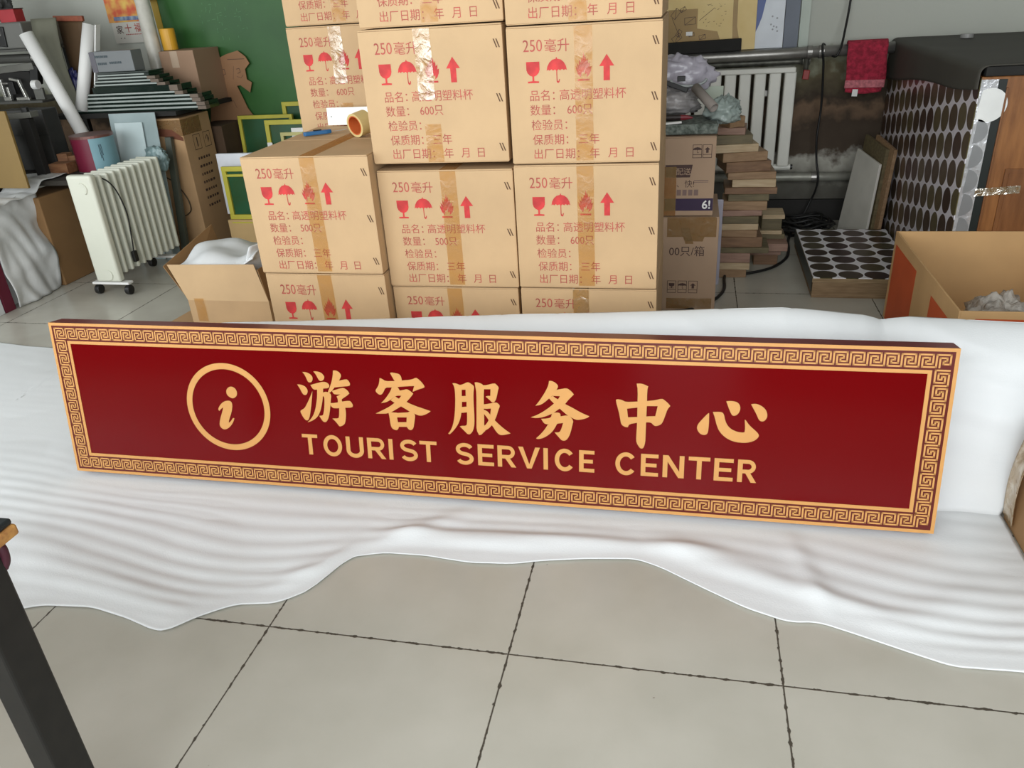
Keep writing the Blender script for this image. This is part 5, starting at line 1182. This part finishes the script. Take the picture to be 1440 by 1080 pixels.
m = MB(); m.prism(list(reversed(P)) if False else P, (0, 0.006, 0)); m.build('card', card_b, t)
a = MB()
def sc(pts, w=0.003):
    for p, q in zip(pts[:-1], pts[1:]):
        p, q = tc(*p), tc(*q); p = Vector((p[0]+2.9, -0.0012, p[2])); q = Vector((q[0]+2.9, -0.0012, q[2]))
        n_ = (q-p).cross(Vector((0,1,0))).normalized()*w/2; a.poly([p-n_, q-n_, q+n_, p+n_])
sc([(303,80),(304,92),(309,97)]); sc([(312,98),(318,96),(320,103),(313,106),(311,100),(316,100)]); sc([(305,108),(310,113),(308,122)])
sc([(322,83),(346,82)]); sc([(331,92),(331,110)], 0.002); sc([(335,96),(339,95),(341,100),(337,102)]); sc([(336,106),(342,108),(345,104)], 0.002); sc([(318,142),(332,140),(337,150)], 0.002)
a.build('scribbles', dark_ink, t)
tag(MB().box(-3.10,-2.90,4.66,4.92,0.0,0.70).build('dark_carton', mat('deep_brown_card', (74, 56, 40), 0.85, var=0.15), bevel=0.004), 'dark brown carton standing right of the tall printed carton', 'cardboard box')  # plain dark brown card

fy = mat('frame_yellow', (186, 178, 64), 0.5, var=0.06); fm = mat('green_mesh', (26, 84, 54), 0.35, rgb2=(36, 70, 30), scale=5)
def screen(label, x0, x1, z0, z1, y, w, lean=0.06, rail=None):
    t = thing('screen_frame', label, 'screen frame', (x0, y, z0), (-lean, 0, 0), group='yellow framed green screens')
    W_, H_ = x1-x0, z1-z0
    m = MB(); m.box(0,W_,0,0.022,0,w).box(0,W_,0,0.022,H_-w,H_).box(0,w,0,0.022,w,H_-w).box(W_-w,W_,0,0.022,w,H_-w)
    if rail: m.box(w, W_-w, 0, 0.022, H_-rail-w*0.5, H_-rail)
    m.build('frame', fy, t, bevel=0.001, seg=1)
    m = MB(); m.box(w*0.5, W_-w*0.5, 0.014, 0.018, w*0.5, H_-w*0.5); m.build('screen', fm, t)
    return t
screen('tallest yellow framed green screen at the back by the rear column', -2.60, -2.12, 0.0, 0.80, 4.885, 0.026, lean=0.05)
screen('yellow framed green screen left of the one with a white label', -2.885, -2.5, 0.0, 0.735, 4.80, 0.022)
tB = screen('yellow framed green screen carrying a white label and a small yellow square', -2.645, -2.1, 0.0, 0.715, 4.70, 0.028)
m = MB(); m.box(0.18,0.26,-0.003,-0.0005,0.60,0.665); m.build('white_label', white, tB)
m = MB(); m.box(0.0,0.035,-0.003,-0.0005,0.525,0.58); m.build('paper_tag', white, tB)
m = MB(); m.box(0.105,0.26,-0.012,0.012,0.62,0.64).box(0.105,0.125,-0.012,0.012,0.45,0.62); m.build('yellow_square', mat('pale_yellow_frame', (190, 184, 120), 0.5), tB)
t = thing('carton', 'low tan carton on the floor under the yellow framed screen behind the open box', 'cardboard box', (-2.77, 4.30, 0.0))
m = MB(); m.box(0, 0.60, 0, 0.36, 0, 0.195); m.build('carton', mat('tan_card', (190, 160, 112), 0.8, var=0.05), t, bevel=0.003)
m = MB(); m.box(0.03, 0.57, -0.002, -0.0004, 0.175, 0.183); m.build('edge_line', fy, t)
screen('yellow framed green screen standing on the low tan carton', -2.755, -2.25, 0.196, 0.512, 4.315, 0.028, lean=0.03, rail=0.045)
tag(MB().obox((-2.72, 4.46, 0.196+0.185), (0.26, 0.03, 0.37), (-0.03, 0, 0)).build('white_box', mat('white_box_face', (216, 220, 228), 0.4), bevel=0.003), 'white box standing behind the yellow framed screen on the low carton', 'box')

# ------------------------------------------------------------------ tall carton and clear sheets left of it
t = thing('tall_carton', 'tall cardboard carton with yellow tape and dark printed marks, under the glass stack', 'cardboard box', (-3.21, 4.31, 0.0))
TW, TD, TH = 0.265, 0.31, 0.80
m = MB(); m.box(0, TW, 0, TD, 0, TH); m.build('carton', mat('tall_card', (176, 142, 104), 0.8, var=0.05), t, bevel=0.004)
a = MB()
M = Matrix.Translation((TW+0.0007, 0, 0)) @ FACE_PX
def pf(mb, pts): mb.poly([M @ Vector(p) for p in pts])
def sq(x0, x1, z0, z1, b=0.0035):
    for r in ((x0,x1,z0,z0+b),(x0,x1,z1-b,z1),(x0,x0+b,z0,z1),(x1-b,x1,z0,z1)): pf(a, [(r[0],0,r[2]),(r[1],0,r[2]),(r[1],0,r[3]),(r[0],0,r[3])])
sq(0.09,0.165,0.60,0.69); sq(0.20,0.275,0.60,0.69)
put_text(a, '1', 0.108, 0.618, 0.075, 0.0, offset=0.02, M=M); put_text(a, '↑', 0.21, 0.62, 0.07, 0.0, M=M)
rnd = random.Random(21)
for r in range(7):
    x = 0.10
    while x < 0.23: w_ = 0.012+0.012*rnd.random(); pf(a, [(x,0,0.54-r*0.048),(x+w_,0,0.54-r*0.048),(x+w_,0,0.555-r*0.048),(x,0,0.555-r*0.048)]); x += w_+0.010
a.build('printed_marks', dark_ink, t)
a = MB(); put_text(a, '小心轻放', 0.03, 0.10, 0.03, -0.0006, sx=0.8); a.build('front_print', dark_ink, t)
a = MB(); a.box(-0.001, TW+0.0012, -0.0012, -0.0003, 0.70, 0.79).box(TW+0.0002, TW+0.0012, 0, 0.2, 0.70, 0.79); a.build('yellow_tape', tape_mat('amber_tape', (206, 164, 56), gloss=0.05, bump=0.15), t)
a = MB(); a.poly([(0.05,-.0014,0.71),(0.12,-.0014,0.745),(0.2,-.0014,0.735),(0.262,-.0014,0.69),(0.262,-.0014,0.67),(0.15,-.0014,0.695)]); a.build('torn_patch', mat('red_brown_patch', (104, 60, 40), 0.8), t)
m = MB(); m.tube(bez([(0.09,-0.010,0.46),(0.15,-0.014,0.42),(0.20,-0.012,0.33),(0.205,-0.012,0.26),(0.16,-0.012,0.225),(0.13,-0.010,0.23)]), 0.0035, 6); m.build('strap_loop', mat('dark_strap', (62, 52, 34), 0.7), t, smooth=True)
clear = mat('blue_white_acrylic', (196, 212, 214), 0.15, var=0.06, scale=4, alpha=0.93)
def sheet(label, x0, x1, yb, yt, h, th, m, nm='acrylic_sheet', cat='acrylic sheet'):
    return tag(MB().hexa([(x0,yb,0),(x1,yb,0),(x1,yb+th,0),(x0,yb+th,0),(x0-.0,yt,h),(x1-.0,yt,h),(x1-.0,yt+th,h),(x0-.0,yt+th,h)]).build(nm, m, bevel=0.001, seg=1), label, cat, 'clear sheets leaning behind the heater')
sheet('pale blue white acrylic sheet nearest the heater', -3.33, -3.145, 4.13, 4.235, 0.795, 0.006, clear)
sheet('wider grey blue acrylic sheet just behind the pale one', -3.37, -3.06, 4.16, 4.256, 0.845, 0.006, mat('grey_blue_acrylic', (150, 166, 168), 0.2, var=0.08, scale=5))
sheet('narrow grey acrylic strip standing right of the pale sheet', -3.115, -3.07, 4.10, 4.17, 0.62, 0.008, mat('grey_acrylic', (168, 176, 174), 0.25, var=0.05))
sheet('dark edged sheet between the acrylic sheets and the tall carton', -3.045, -3.005, 4.16, 4.27, 0.70, 0.03, mat('dark_green_edge', (70, 74, 64), 0.4))

lump('plastic_bag', (-3.03, 4.135, 0.60), 0.07, 0.035, 0.075, mat('grey_teal_film', (118, 140, 142), 0.3, var=0.2, scale=14, bump=0.5, bscale=18), 'grey teal plastic bag tucked behind the back end of the heater', 'plastic bag', 13.0)
